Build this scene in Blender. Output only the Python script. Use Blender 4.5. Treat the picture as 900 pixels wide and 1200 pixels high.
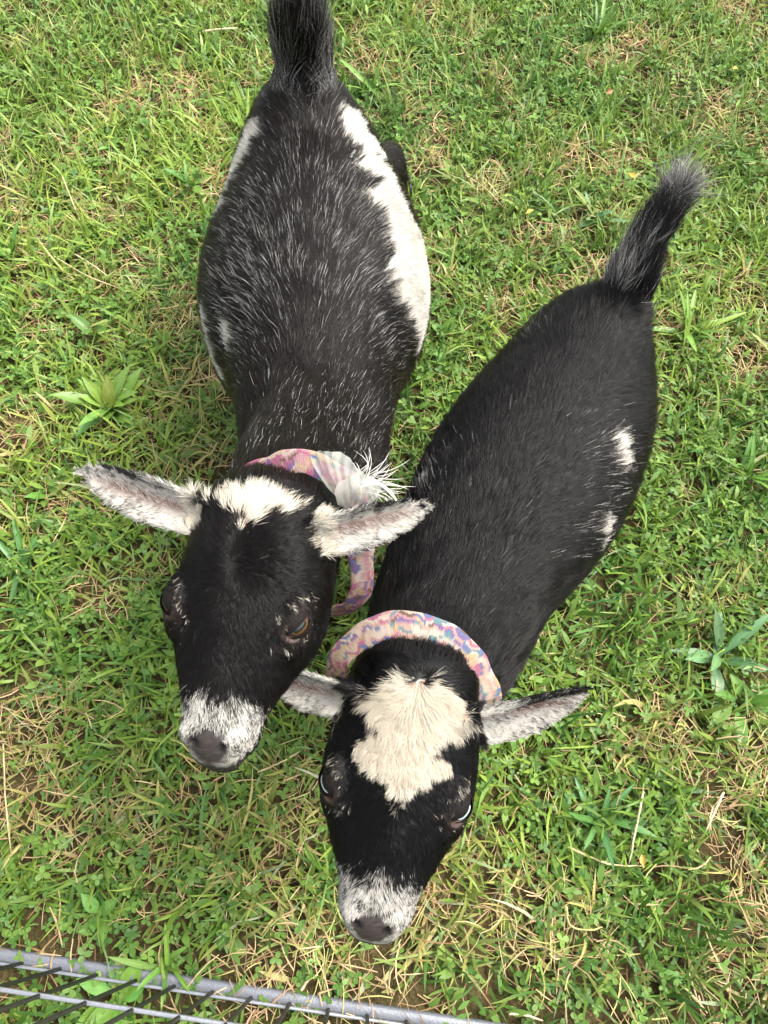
import bpy, bmesh, math
import numpy as np
from mathutils import Vector, Matrix
from mathutils.bvhtree import BVHTree

for _o in list(bpy.data.objects):
    bpy.data.objects.remove(_o)
SC = bpy.context.scene
COL = SC.collection
rng = np.random.default_rng(11)

# ------------------------------------------------------------------ camera
CAM_H = 1.10
F = 900.0                                   # focal length in pixels of a 900 x 1200 picture
_n = np.array([-25.0, -430.0, -F]); _n /= np.linalg.norm(_n)       # straight down, seen by the camera
_v = np.array([0, 0, -1.0])
_y = _v - _v.dot(_n) * _n; _y /= np.linalg.norm(_y)
_z = -_n
_x = np.cross(_y, _z)
RC = np.array([_x, _y, _z])                 # camera axes -> world axes
cam_d = bpy.data.cameras.new('camera')
cam_d.sensor_fit = 'VERTICAL'; cam_d.sensor_height = 24.0; cam_d.lens = 24.0 * F / 1200
cam_d.clip_start = 0.02; cam_d.clip_end = 1000
cam = bpy.data.objects.new('camera', cam_d); COL.objects.link(cam)
_m = Matrix([list(RC[0]), list(RC[1]), list(RC[2])]).to_4x4()
cam.matrix_world = Matrix.Translation((0, 0, CAM_H)) @ _m
SC.camera = cam

# ------------------------------------------------------------------ world, sun, exposure
SUN_EL, SUN_AZ = math.radians(58), math.radians(68)     # azimuth clockwise from +Y
wd = bpy.data.worlds.new('World'); SC.world = wd; wd.use_nodes = True
nt = wd.node_tree
bg = nt.nodes['Background']
sky = nt.nodes.new('ShaderNodeTexSky'); sky.sky_type = 'NISHITA'; sky.sun_disc = False
sky.sun_elevation = SUN_EL; sky.sun_rotation = SUN_AZ
sky.air_density = 1.0; sky.dust_density = 4.0; sky.ozone_density = 1.0
hs = nt.nodes.new('ShaderNodeHueSaturation'); hs.inputs['Saturation'].default_value = 0.22   # thin bright cloud: a whitened sky
nt.links.new(sky.outputs[0], hs.inputs['Color']); nt.links.new(hs.outputs[0], bg.inputs['Color'])
bg.inputs['Strength'].default_value = 0.15
sun_d = bpy.data.lights.new('sun', 'SUN'); sun_d.energy = 1.5; sun_d.angle = math.radians(24); sun_d.color = (1, 0.94, 0.83)
sun = bpy.data.objects.new('sun', sun_d); COL.objects.link(sun)
_sd = Vector((math.sin(SUN_AZ) * math.cos(SUN_EL), math.cos(SUN_AZ) * math.cos(SUN_EL), math.sin(SUN_EL)))
sun.rotation_euler = _sd.to_track_quat('Z', 'Y').to_euler()
sun.location = _sd * 5
vs = SC.view_settings
vs.view_transform = 'Standard'; vs.look = 'None'; vs.gamma = 1.0; vs.use_curve_mapping = False
vs.exposure = 1.7
SC.render.engine = 'CYCLES'
SC.cycles.use_denoising = True
SC.cycles.max_bounces = 6; SC.cycles.diffuse_bounces = 3; SC.cycles.transparent_max_bounces = 8
SC.cycles.sample_clamp_indirect = 4

# ------------------------------------------------------------------ small maths helpers
def nrm(a):
    a = np.asarray(a, float)
    return a / np.maximum(np.linalg.norm(a, axis=-1, keepdims=True), 1e-9)

def ray(u, v):
    return RC @ np.array([(u - 450) / F, -(v - 600) / F, -1.0])

def P(u, v, z):                             # the world point at height z under a pixel of the survey picture
    d = ray(u, v); return np.array([0, 0, CAM_H]) + d * (z - CAM_H) / d[2]

def D(u, v, t):                             # the same at depth t
    return np.array([0, 0, CAM_H]) + ray(u, v) * t

def depth(p):
    return -((np.asarray(p) - [0, 0, CAM_H]) @ RC)[2]

class Noise:                                # smooth random field, about -1..1
    def __init__(s, scale, seed, n=16):
        r = np.random.default_rng(seed)
        s.k = nrm(r.normal(size=(n, 3))) * (r.uniform(0.5, 1.6, (n, 1)) * 2 * np.pi / scale)
        s.p = r.uniform(0, 6.283, n); s.n = n
    def __call__(s, p):
        p = np.asarray(p, np.float32); out = np.empty(len(p)); K, ph = s.k.T.astype(np.float32), s.p.astype(np.float32)
        for i in range(0, len(p), 60000):
            out[i:i + 60000] = np.cos(p[i:i + 60000] @ K + ph).sum(1)
        return out / math.sqrt(s.n / 1.0) * 0.9

def catmull(pts, sub):
    pts = np.asarray(pts, float)
    q = np.vstack([2 * pts[0] - pts[1], pts, 2 * pts[-1] - pts[-2]])
    out = []
    for i in range(1, len(q) - 2):
        for t in np.linspace(0, 1, sub, endpoint=False):
            a, b, c, d = q[i - 1], q[i], q[i + 1], q[i + 2]
            out.append(0.5 * (2 * b + (c - a) * t + (2 * a - 5 * b + 4 * c - d) * t * t + (3 * b - a - 3 * c + d) * t ** 3))
    out.append(pts[-1])
    return np.array(out)

def smoothstep(a, b, x):
    t = np.clip((x - a) / (b - a), 0, 1); return t * t * (3 - 2 * t)

# ------------------------------------------------------------------ mesh helpers
def mesh_from(name, verts, faces, smooth=True):
    me = bpy.data.meshes.new(name)
    me.from_pydata([tuple(v) for v in verts], [], [tuple(f) for f in faces])
    if smooth:
        me.polygons.foreach_set('use_smooth', np.ones(len(me.polygons), bool))
    me.update(); return me

def quad_mesh(name, verts, quads, col=None):       # quick path for large quad meshes
    me = bpy.data.meshes.new(name)
    nv, nf = len(verts), len(quads)
    me.vertices.add(nv); me.vertices.foreach_set('co', np.asarray(verts, np.float32).ravel())
    me.loops.add(nf * 4); me.loops.foreach_set('vertex_index', np.asarray(quads, np.int32).ravel())
    me.polygons.add(nf); me.polygons.foreach_set('loop_start', np.arange(0, nf * 4, 4, dtype=np.int32))
    me.polygons.foreach_set('use_smooth', np.ones(nf, bool))
    if col is not None:
        at = me.attributes.new('col', 'FLOAT_COLOR', 'POINT')
        c4 = np.ones((nv, 4), np.float32); c4[:, :3] = col
        at.data.foreach_set('color', c4.ravel())
    me.update(calc_edges=True); me.validate()
    return me

def obj(name, data, mat=None, parent=None, **props):
    o = bpy.data.objects.new(name, data); COL.objects.link(o)
    if mat is not None and data is not None:
        data.materials.clear(); data.materials.append(mat)
    if parent is not None: o.parent = parent
    for k, v in props.items(): o[k] = v
    return o

def set_origin(o, p):                       # move a childless mesh's origin without moving its shape
    p = Vector(p); o.data.transform(Matrix.Translation(-p)); o.location = p

def tube(path, rad, seg=10, cap=True):
    path = np.asarray(path, float); n = len(path)
    rad = np.broadcast_to(rad, (n,))
    tan = nrm(np.gradient(path, axis=0))
    ref = np.array([0, 0, 1.0]) if abs(tan[0][2]) < 0.9 else np.array([1.0, 0, 0])
    V, Q = [], []
    u = nrm(np.cross(tan[0], ref))
    for i in range(n):
        u = nrm(u - tan[i] * u.dot(tan[i])); w = np.cross(tan[i], u)
        a = np.arange(seg) * 2 * np.pi / seg
        V.append(path[i] + rad[i] * (np.cos(a)[:, None] * u + np.sin(a)[:, None] * w))
    V = np.vstack(V)
    for i in range(n - 1):
        for k in range(seg):
            k2 = (k + 1) % seg
            Q.append((i * seg + k, i * seg + k2, (i + 1) * seg + k2, (i + 1) * seg + k))
    if cap:
        Q.append(tuple(range(seg))[::-1]); Q.append(tuple((n - 1) * seg + k for k in range(seg)))
    return V, Q

def loft(c, lat, up, a, bu, bd, seg=32, power=2.0):
    """closed tube with separate half width, upper and lower half height at every station"""
    n = len(c); V, Q = [], []
    th = np.arange(seg) * 2 * np.pi / seg
    cs, sn = np.cos(th), np.sin(th)
    e = 2.0 / power
    cs = np.sign(cs) * np.abs(cs) ** e; sn = np.sign(sn) * np.abs(sn) ** e
    for i in range(n):
        h = np.where(sn > 0, bu[i], bd[i])
        V.append(c[i] + (a[i] * cs)[:, None] * lat[i] + (h * sn)[:, None] * up[i])
    V = np.vstack(V)
    for i in range(n - 1):
        for k in range(seg):
            k2 = (k + 1) % seg
            Q.append((i * seg + k, i * seg + k2, (i + 1) * seg + k2, (i + 1) * seg + k))
    Q.append(tuple(range(seg))[::-1]); Q.append(tuple((n - 1) * seg + k for k in range(seg)))
    return V, Q

class Soup:
    def __init__(s): s.v, s.f, s.n = [], [], 0
    def add(s, VQ):
        V, Q = VQ
        s.v.append(np.asarray(V)); s.f += [tuple(i + s.n for i in q) for q in Q]; s.n += len(V)
    def ball(s, c, r, axes=None, seg=16):
        th = np.linspace(0, np.pi, seg // 2 + 1); ph = np.arange(seg) * 2 * np.pi / seg
        r = np.broadcast_to(r, (3,)); A = np.eye(3) if axes is None else np.asarray(axes)
        V = [[0, 0, 1]]
        for t in th[1:-1]:
            for p in ph: V.append([math.sin(t) * math.cos(p), math.sin(t) * math.sin(p), math.cos(t)])
        V.append([0, 0, -1]); V = np.array(V) * r @ A + c
        Q = []; m = len(th) - 2
        for k in range(seg): Q.append((0, 1 + k, 1 + (k + 1) % seg))
        for i in range(m - 1):
            for k in range(seg):
                Q.append((1 + i * seg + k, 1 + (i + 1) * seg + k, 1 + (i + 1) * seg + (k + 1) % seg, 1 + i * seg + (k + 1) % seg))
        L = 1 + m * seg
        for k in range(seg): Q.append((L, 1 + (m - 1) * seg + (k + 1) % seg, 1 + (m - 1) * seg + k))
        s.add((V, Q))
    def mesh(s, name): return mesh_from(name, np.vstack(s.v), s.f)

# ------------------------------------------------------------------ materials
def new_mat(name):
    m = bpy.data.materials.new(name); m.use_nodes = True
    return m, m.node_tree, m.node_tree.nodes['Principled BSDF']

def attr_mat(name, rough=0.55, spec=0.35, translucent=0.0, sheen=0.0):
    m, t, b = new_mat(name)
    a = t.nodes.new('ShaderNodeAttribute'); a.attribute_name = 'col'
    t.links.new(a.outputs['Color'], b.inputs['Base Color'])
    b.inputs['Roughness'].default_value = rough; b.inputs['Specular IOR Level'].default_value = spec
    if translucent:
        tr = t.nodes.new('ShaderNodeBsdfTranslucent'); mx = t.nodes.new('ShaderNodeMixShader'); mx.inputs[0].default_value = translucent
        t.links.new(a.outputs['Color'], tr.inputs['Color'])
        t.links.new(b.outputs[0], mx.inputs[1]); t.links.new(tr.outputs[0], mx.inputs[2])
        t.links.new(mx.outputs[0], t.nodes['Material Output'].inputs['Surface'])
    return m

def plain_mat(name, col, rough=0.5, spec=0.5, metal=0.0, noise=0.0, nscale=40, bump=0.0):
    m, t, b = new_mat(name)
    b.inputs['Base Color'].default_value = (*col, 1); b.inputs['Roughness'].default_value = rough
    b.inputs['Specular IOR Level'].default_value = spec; b.inputs['Metallic'].default_value = metal
    if noise or bump:
        tc = t.nodes.new('ShaderNodeTexCoord'); nz = t.nodes.new('ShaderNodeTexNoise'); nz.inputs['Scale'].default_value = nscale
        nz.inputs['Detail'].default_value = 6
        t.links.new(tc.outputs['Object'], nz.inputs['Vector'])
        if noise:
            mr = t.nodes.new('ShaderNodeValToRGB')
            mr.color_ramp.elements[0].position = 0.3; mr.color_ramp.elements[1].position = 0.7
            mr.color_ramp.elements[0].color = (*[c * (1 - noise) for c in col], 1)
            mr.color_ramp.elements[1].color = (*[min(1, c * (1 + noise)) for c in col], 1)
            t.links.new(nz.outputs['Fac'], mr.inputs[0]); t.links.new(mr.outputs[0], b.inputs['Base Color'])
        if bump:
            bp = t.nodes.new('ShaderNodeBump'); bp.inputs['Strength'].default_value = bump; bp.inputs['Distance'].default_value = 0.002
            t.links.new(nz.outputs['Fac'], bp.inputs['Height']); t.links.new(bp.outputs[0], b.inputs['Normal'])
    return m

M_GRASS = attr_mat('grass_blade', 0.45, 0.4, 0.28)
M_CLOVER = attr_mat('clover_leaf', 0.5, 0.35, 0.25)
M_STRAW = attr_mat('dry_straw', 0.6, 0.3, 0.1)
M_SKIN = attr_mat('goat_skin', 0.6, 0.3)
M_FUR = attr_mat('goat_hair', 0.30, 0.25)

def soil_material():
    m, t, b = new_mat('soil')
    tc = t.nodes.new('ShaderNodeTexCoord')
    n1 = t.nodes.new('ShaderNodeTexNoise'); n1.inputs['Scale'].default_value = 9; n1.inputs['Detail'].default_value = 8
    n2 = t.nodes.new('ShaderNodeTexNoise'); n2.inputs['Scale'].default_value = 160; n2.inputs['Detail'].default_value = 6
    r = t.nodes.new('ShaderNodeValToRGB'); e = r.color_ramp.elements
    e[0].position = 0.3; e[0].color = (0.035, 0.026, 0.013, 1); e[1].position = 0.72; e[1].color = (0.16, 0.11, 0.055, 1)
    e2 = r.color_ramp.elements.new(0.52); e2.color = (0.075, 0.06, 0.024, 1)
    ad = t.nodes.new('ShaderNodeMath'); ad.operation = 'MULTIPLY_ADD'; ad.inputs[1].default_value = 0.5
    t.links.new(tc.outputs['Object'], n1.inputs['Vector']); t.links.new(tc.outputs['Object'], n2.inputs['Vector'])
    h = t.nodes.new('ShaderNodeMath'); h.operation = 'MULTIPLY'; h.inputs[1].default_value = 0.5
    t.links.new(n1.outputs['Fac'], h.inputs[0]); t.links.new(n2.outputs['Fac'], ad.inputs[0]); t.links.new(h.outputs[0], ad.inputs[2])
    # beyond the detailed lawn the sheet itself turns to turf colour
    sx = t.nodes.new('ShaderNodeVectorMath'); sx.operation = 'LENGTH'; t.links.new(tc.outputs['Object'], sx.inputs[0])
    mr = t.nodes.new('ShaderNodeMapRange'); mr.inputs['From Min'].default_value = 2.6; mr.inputs['From Max'].default_value = 3.6
    t.links.new(sx.outputs['Value'], mr.inputs['Value'])
    g = t.nodes.new('ShaderNodeValToRGB'); ge = g.color_ramp.elements
    ge[0].position = 0.35; ge[0].color = (0.05, 0.09, 0.018, 1); ge[1].position = 0.65; ge[1].color = (0.10, 0.15, 0.03, 1)
    t.links.new(n2.outputs['Fac'], g.inputs[0])
    mx = t.nodes.new('ShaderNodeMixRGB'); t.links.new(mr.outputs[0], mx.inputs[0])
    t.links.new(ad.outputs[0], r.inputs[0]); t.links.new(r.outputs[0], mx.inputs[1]); t.links.new(g.outputs[0], mx.inputs[2])
    t.links.new(mx.outputs[0], b.inputs['Base Color'])
    b.inputs['Roughness'].default_value = 0.95; b.inputs['Specular IOR Level'].default_value = 0.15
    bp = t.nodes.new('ShaderNodeBump'); bp.inputs['Strength'].default_value = 0.9; bp.inputs['Distance'].default_value = 0.01
    t.links.new(n2.outputs['Fac'], bp.inputs['Height']); t.links.new(bp.outputs[0], b.inputs['Normal'])
    return m

# ================================================================== GROUND
def build_ground():
    # fine grid in the middle, stretched out to the horizon
    s = np.concatenate([-np.geomspace(400, 4.2, 14), np.linspace(-4, 4, 81), np.geomspace(4.2, 400, 14)])
    gx, gy = np.meshgrid(s, s, indexing='ij')
    p = np.stack([gx.ravel(), gy.ravel(), np.zeros(gx.size)], 1)
    near = np.clip(1.5 - np.hypot(p[:, 0], p[:, 1]) / 4, 0, 1)
    p[:, 2] = (Noise(0.5, 3)(p) * 0.003 - 0.006) * near
    n = len(s); i, j = np.meshgrid(np.arange(n - 1), np.arange(n - 1), indexing='ij')
    a = (i * n + j).ravel(); q = np.stack([a, a + n, a + n + 1, a + 1], 1)
    obj('ground', quad_mesh('ground', p, q), soil_material(), kind='structure', label='bare soil under the lawn')
build_ground()

# ================================================================== LAWN
def ribbons(root, yaw, length, width, lean, bend, K=4, twist=None, curve=None, profile=None):
    """n blades; lean = angle from the vertical at the root, bend = further angle to the tip"""
    n = len(root)
    t = np.linspace(0, 1, K + 1)
    ang = lean[:, None] + bend[:, None] * t[None]
    ang = np.minimum(ang, 1.62)
    step = (length / K)[:, None]
    hor = np.concatenate([np.zeros((n, 1)), np.cumsum(np.sin(0.5 * (ang[:, 1:] + ang[:, :-1])) * step, 1)], 1)
    ver = np.concatenate([np.zeros((n, 1)), np.cumsum(np.cos(0.5 * (ang[:, 1:] + ang[:, :-1])) * step, 1)], 1)
    cv = np.zeros(n) if curve is None else curve
    az = yaw[:, None] + cv[:, None] * t[None]
    dx = np.concatenate([np.zeros((n, 1)), np.cumsum(np.diff(hor, axis=1) * np.cos(az[:, 1:]), 1)], 1)
    dy = np.concatenate([np.zeros((n, 1)), np.cumsum(np.diff(hor, axis=1) * np.sin(az[:, 1:]), 1)], 1)
    c = root[:, None, :] + np.stack([dx, dy, ver], 2)
    c[:, :, 2] = np.maximum(c[:, :, 2], 0.002)
    prof = np.array([0.55, 1.0, 0.95, 0.7, 0.06]) if profile is None else profile
    w = width[:, None] * 0.5 * np.interp(t, np.linspace(0, 1, len(prof)), prof)[None]
    side = np.stack([-np.sin(az), np.cos(az), np.zeros_like(az)], 2)
    nor = np.stack([-np.cos(ang) * np.cos(az), -np.cos(ang) * np.sin(az), np.sin(ang)], 2)
    tw = np.zeros(n) if twist is None else twist
    twk = tw[:, None] * (0.3 + 0.7 * t[None])
    side = side * np.cos(twk)[..., None] + nor * np.sin(twk)[..., None]
    V = np.stack([c - side * w[..., None], c + side * w[..., None]], 2)      # n, K+1, 2, 3
    base = (np.arange(n) * (K + 1) * 2)[:, None] + np.arange(K)[None] * 2
    Q = np.stack([base, base + 1, base + 3, base + 2], 2)
    return V.reshape(-1, 3), Q.reshape(-1, 4), (K + 1) * 2

def scatter(n_main, n_wide):
    a = np.stack([rng.uniform(-1.35, 1.35, n_main), rng.uniform(-0.45, 2.15, n_main), np.zeros(n_main)], 1)
    b = np.stack([rng.uniform(-2.7, 2.7, n_wide), rng.uniform(-1.5, 3.2, n_wide), np.zeros(n_wide)], 1)
    return np.vstack([a, b])

N_DRY = Noise(0.42, 21); N_DRY2 = Noise(0.13, 22); N_TONE = Noise(0.6, 23); N_CLV = Noise(0.33, 24); N_DENS = Noise(0.085, 25); N_LEAF = Noise(0.22, 26)
def dryness(p):
    d = 0.60 * N_DRY(p) + 0.80 * N_DRY2(p) - 0.08
    for (u, v, r) in DRY_SPOTS:
        c = P(u, v, 0); d += 1.6 * np.exp(-((p[:, 0] - c[0]) ** 2 + (p[:, 1] - c[1]) ** 2) / r ** 2)
    return d
DRY_SPOTS = [(148, 133, .05), (30, 500, .07), (40, 850, .09), (450, 1150, .07), (870, 1040, .10), (820, 720, .05), (330, 960, .06), (500, 200, .05), (745, 60, .04),
             (60, 390, .05), (650, 1110, .06), (880, 330, .05), (560, 30, .04), (230, 450, .05), (20, 930, .06), (360, 1090, .05)]

def mixc(a, b, t):
    t = np.asarray(t)[:, None]; return np.asarray(a) * (1 - t) + np.asarray(b) * t

def build_lawn():
    # ---- grass blades
    p = scatter(112000, 42000)
    dr = dryness(p); keep = rng.random(len(p)) < np.clip(0.90 - 0.58 * smoothstep(0.1, 1.2, dr) + 0.22 * N_DENS(p), 0.06, 1)
    ra, rb = P(0, 1118, 0), P(560, 1203, 0); rd = nrm(rb - ra); off = np.abs((p - ra) @ np.array([-rd[1], rd[0], 0]))
    keep &= (off > .05) | (rng.random(len(p)) < .10 + .35 * (off > .035))
    p = p[keep]; dr = dr[keep]; n = len(p)
    kind = rng.random(n)
    length = rng.uniform(0.016, 0.059, n) * (1 + 0.25 * N_DENS(p)); width = rng.uniform(0.0018, 0.0050, n)
    broad = kind > 0.93; width[broad] *= 1.6; length[broad] *= 1.2
    long_ = kind < 0.10; length[long_] *= 1.5
    yaw = rng.uniform(0, 6.283, n) + 0.8 * N_DENS(p)
    lean = np.abs(rng.normal(0.62, 0.36, n)); bend = np.abs(rng.normal(0.55, 0.4, n))
    V, Q, m = ribbons(p, yaw, length, width, lean, bend, 4, rng.normal(0, 0.5, n), rng.normal(0, 0.5, n))
    tone = np.clip(0.5 + 0.35 * N_TONE(p) + rng.normal(0, 0.28, n), 0, 1)
    c = mixc((0.056, 0.140, 0.018), (0.240, 0.345, 0.052), tone)
    yl = np.clip(smoothstep(-0.3, 1.0, dr) * rng.random(n) * 1.1, 0, 1) ** 1.6
    c = mixc(0, 0, np.zeros(n)) + c * (1 - yl[:, None]) + np.array([0.46, 0.38, 0.14]) * yl[:, None]
    bl = rng.random(n) < 0.10; c[bl] = c[bl] * [0.75, 0.95, 1.6]                 # bluish blades
    vc = np.repeat(c, m, 0)
    tt = np.tile(np.repeat(np.linspace(0, 1, 5), 2), n)
    dead = np.repeat(rng.random(n) < 0.25, m) & (tt > 0.8)
    vc[dead] = vc[dead] * 0.4 + np.array([0.30, 0.24, 0.10]) * 0.6               # withered tips
    pale = (tt < 0.2); vc[pale] = vc[pale] * 0.7 + np.array([0.22, 0.24, 0.10]) * 0.3
    obj('lawn_grass', quad_mesh('lawn_grass', V, Q, vc), M_GRASS, kind='stuff', label='short green lawn grass with bent blades', category='grass')

    # ---- dry thatch between the blades
    p = scatter(60000, 20000); dr = dryness(p)
    keep = rng.random(len(p)) < np.clip(0.40 + 0.6 * dr, 0.10, 1); p = p[keep]; dr = dr[keep]; n = len(p)
    p[:, 2] = rng.uniform(0.0, 0.016, n) + 0.008 * smoothstep(0.2, 1.2, dr)
    V, Q, m = ribbons(p, rng.uniform(0, 6.283, n), rng.uniform(0.015, 0.055, n), rng.uniform(0.0007, 0.0019, n),
                      np.clip(rng.normal(1.33, 0.22, n), 0.4, 1.57), rng.normal(0.12, 0.25, n), 3, rng.normal(0, 0.6, n), rng.normal(0, 0.6, n),
                      np.array([0.8, 1, 0.9, 0.5]))
    tone = rng.random(n)
    c = mixc((0.24, 0.135, 0.060), (0.54, 0.39, 0.22), tone ** 1.2)
    gr = rng.random(n) < 0.25; c[gr] = mixc((0.22, 0.22, 0.06), (0.40, 0.38, 0.14), rng.random(gr.sum()))
    obj('dry_thatch', quad_mesh('dry_thatch', V, Q, np.repeat(c, m, 0)), M_STRAW, kind='stuff', label='dead straw coloured grass lying between the green blades', category='thatch')

    # ---- clover: three round leaflets on a thin stalk
    p = scatter(46000, 13000); cl = 0.8 * N_CLV(p) + 0.5 * N_DENS(p) - 0.25 * dryness(p)
    keep = rng.random(len(p)) < np.clip(0.30 + 0.55 * cl, 0.04, 0.95); p = p[keep]; n = len(p)
    p[:, 2] = rng.uniform(0.006, 0.026, n)
    size = rng.uniform(0.0026, 0.0058, n)
    nor = nrm(np.stack([rng.normal(0, 0.33, n), rng.normal(0, 0.33, n), np.ones(n)], 1))
    e1 = nrm(np.cross(nor, [0.3, 0.9, 0.1])); e2 = np.cross(nor, e1); y0 = rng.uniform(0, 6.283, n)
    c = mixc((0.050, 0.130, 0.022), (0.155, 0.265, 0.045), np.clip(rng.normal(0.5, 0.3, n), 0, 1))
    Vs, Qs, Cs, off = [], [], [], 0
    shape = [(0.0, 0.0), (0.45, 0.55), (1.15, 0.62), (1.75, 0.3), (1.62, 0.0), (1.75, -0.3), (1.15, -0.62), (0.45, -0.55)]
    for k in range(3):
        a = y0 + k * 2.094; ra = np.cos(a)[:, None] * e1 + np.sin(a)[:, None] * e2; ta = -np.sin(a)[:, None] * e1 + np.cos(a)[:, None] * e2
        V = np.stack([p + (ra * x + ta * y + nor * (0.18 * abs(y) + 0.10 * x)) * size[:, None] for x, y in shape], 1)
        b = off + (np.arange(n) * 8)[:, None]
        Qs += [b + np.array([0, 1, 2, 3]), b + np.array([0, 3, 4, 5]), b + np.array([0, 5, 6, 7])]
        Vs.append(V.reshape(-1, 3)); off += n * 8
        cc = np.repeat(c, 8, 0).reshape(n, 8, 3).copy(); cc[:, 2] *= 1.25; cc[:, 6] *= 1.25; Cs.append(cc.reshape(-1, 3))
    obj('clover', quad_mesh('clover', np.vstack(Vs), np.vstack(Qs), np.vstack(Cs)), M_CLOVER, kind='stuff', label='small three leaved clover spread through the lawn', category='clover')
    # ---- low broad leaves of many small weeds
    p = scatter(26000, 8000); bw = 0.9 * N_LEAF(p) + 0.4 * N_DENS(p) - 0.3 * dryness(p)
    keep = rng.random(len(p)) < np.clip(0.22 + 0.6 * bw, 0.02, 0.95); p = p[keep]; n = len(p); p[:, 2] = rng.uniform(0.004, 0.018, n)
    V, Q, m = ribbons(p, rng.uniform(0, 6.283, n), rng.uniform(0.012, 0.034, n), rng.uniform(0.005, 0.0105, n), np.clip(rng.normal(1.05, 0.3, n), 0.2, 1.5), rng.uniform(0.1, 0.6, n), 5,
                      rng.normal(0, 0.35, n), rng.normal(0, 0.4, n), np.array([0.15, 0.55, 1, 0.95, 0.6, 0.05]))
    c = mixc((0.060, 0.145, 0.020), (0.180, 0.285, 0.050), np.clip(rng.normal(0.5, 0.3, n), 0, 1))
    obj('low_weeds', quad_mesh('low_weeds', V, Q, np.repeat(c, m, 0)), M_CLOVER, kind='stuff', label='small broad leaved weeds mixed through the turf', category='weeds')
build_lawn()

# ================================================================== GOATS
def remesh(name, soup, voxel, smooth_it):
    me = soup.mesh(name + '_raw'); o = bpy.data.objects.new('raw', me); COL.objects.link(o)
    r = o.modifiers.new('r', 'REMESH'); r.mode = 'VOXEL'; r.voxel_size = voxel
    s = o.modifiers.new('s', 'SMOOTH'); s.factor = 0.5; s.iterations = smooth_it
    dg = bpy.context.evaluated_depsgraph_get(); dg.update()
    out = bpy.data.meshes.new_from_object(o.evaluated_get(dg)); out.name = name
    bpy.data.objects.remove(o); bpy.data.meshes.remove(me)
    return out

def co_of(me):
    a = np.empty(len(me.vertices) * 3, np.float32); me.vertices.foreach_get('co', a); return a.reshape(-1, 3).astype(float)

def normals_of(me):
    a = np.empty(len(me.vertices) * 3, np.float32); me.vertex_normals.foreach_get('vector', a); return a.reshape(-1, 3).astype(float)

def tris_of(me):
    me.calc_loop_triangles(); a = np.empty(len(me.loop_triangles) * 3, np.int32); me.loop_triangles.foreach_get('vertices', a); return a.reshape(-1, 3)

def in_poly(x, y, poly):
    c = np.zeros(len(x), bool); n = len(poly); j = n - 1
    for i in range(n):
        xi, yi = poly[i]; xj, yj = poly[j]
        hit = ((yi > y) != (yj > y)) & (x < (xj - xi) * (y - yi) / (yj - yi + 1e-12) + xi)
        c ^= hit; j = i
    return c

def relax(me, V, fr, sc, ears, tp):
    """soften the joins of neck, shoulders and hips without touching head, ears, tail and shanks"""
    E = np.empty(len(me.edges) * 2, np.int32); me.edges.foreach_get('vertices', E); E = E.reshape(-1, 2)
    n = len(V); deg = np.bincount(E.ravel(), minlength=n).astype(float)[:, None]
    h = fr.l(V) / sc
    w = smoothstep(-.012, -.05, h[:, 0]) * smoothstep(.16, .24, V[:, 2])
    w = np.maximum(w, smoothstep(-.09, -.13, h[:, 2]) * (V[:, 2] > .24) * smoothstep(.16, .24, V[:, 2]) * (h[:, 0] < .06))
    for e in ears: w *= smoothstep(.05, .07, np.linalg.norm(V - (e['base'] + e['tip']) / 2, axis=1))
    for q in tp[7:]: w *= smoothstep(.025, .05, np.linalg.norm(V - q, axis=1))
    w = (w * .6)[:, None]
    for _ in range(200):
        s = np.empty_like(V)
        for k in range(3): s[:, k] = np.bincount(E[:, 0], V[E[:, 1], k], n) + np.bincount(E[:, 1], V[E[:, 0], k], n)
        V = V + (s / deg - V) * w
    me.vertices.foreach_set('co', V.astype(np.float32).ravel()); me.update()
    return V

class Frame:
    def __init__(s, o, x, y):
        s.o = np.asarray(o, float); s.x = nrm(x); y = np.asarray(y, float)
        s.y = nrm(y - s.x * y.dot(s.x)); s.z = np.cross(s.x, s.y); s.m = np.array([s.x, s.y, s.z])
    def w(s, p): return np.asarray(p, float) @ s.m + s.o         # local -> world
    def l(s, p): return (np.asarray(p, float) - s.o) @ s.m.T     # world -> local
    def d(s, p): return np.asarray(p, float) @ s.m

HEAD = np.array([  # x along the face from the poll, half width, top, bottom
    (-.042, .028, -.038, -.085), (-.032, .040, -.018, -.098), (-.012, .051, -.003, -.108), (.020, .0560, .005, -.114), (.050, .0605, .006, -.114),
    (.080, .0610, .002, -.108), (.100, .0565, -.004, -.098), (.118, .0475, -.009, -.087), (.135, .0395, -.013, -.079), (.150, .0335, -.016, -.073),
    (.165, .0285, -.018, -.070), (.176, .0265, -.0210, -.071), (.185, .0240, -.0275, -.072), (.193, .0200, -.037, -.072), (.199, .0150, -.048, -.071), (.203, .007, -.060, -.068)])
EYE_X, EYE_Y, EYE_Z, EYE_R = .079, .0445, -.019, .0125

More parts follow.
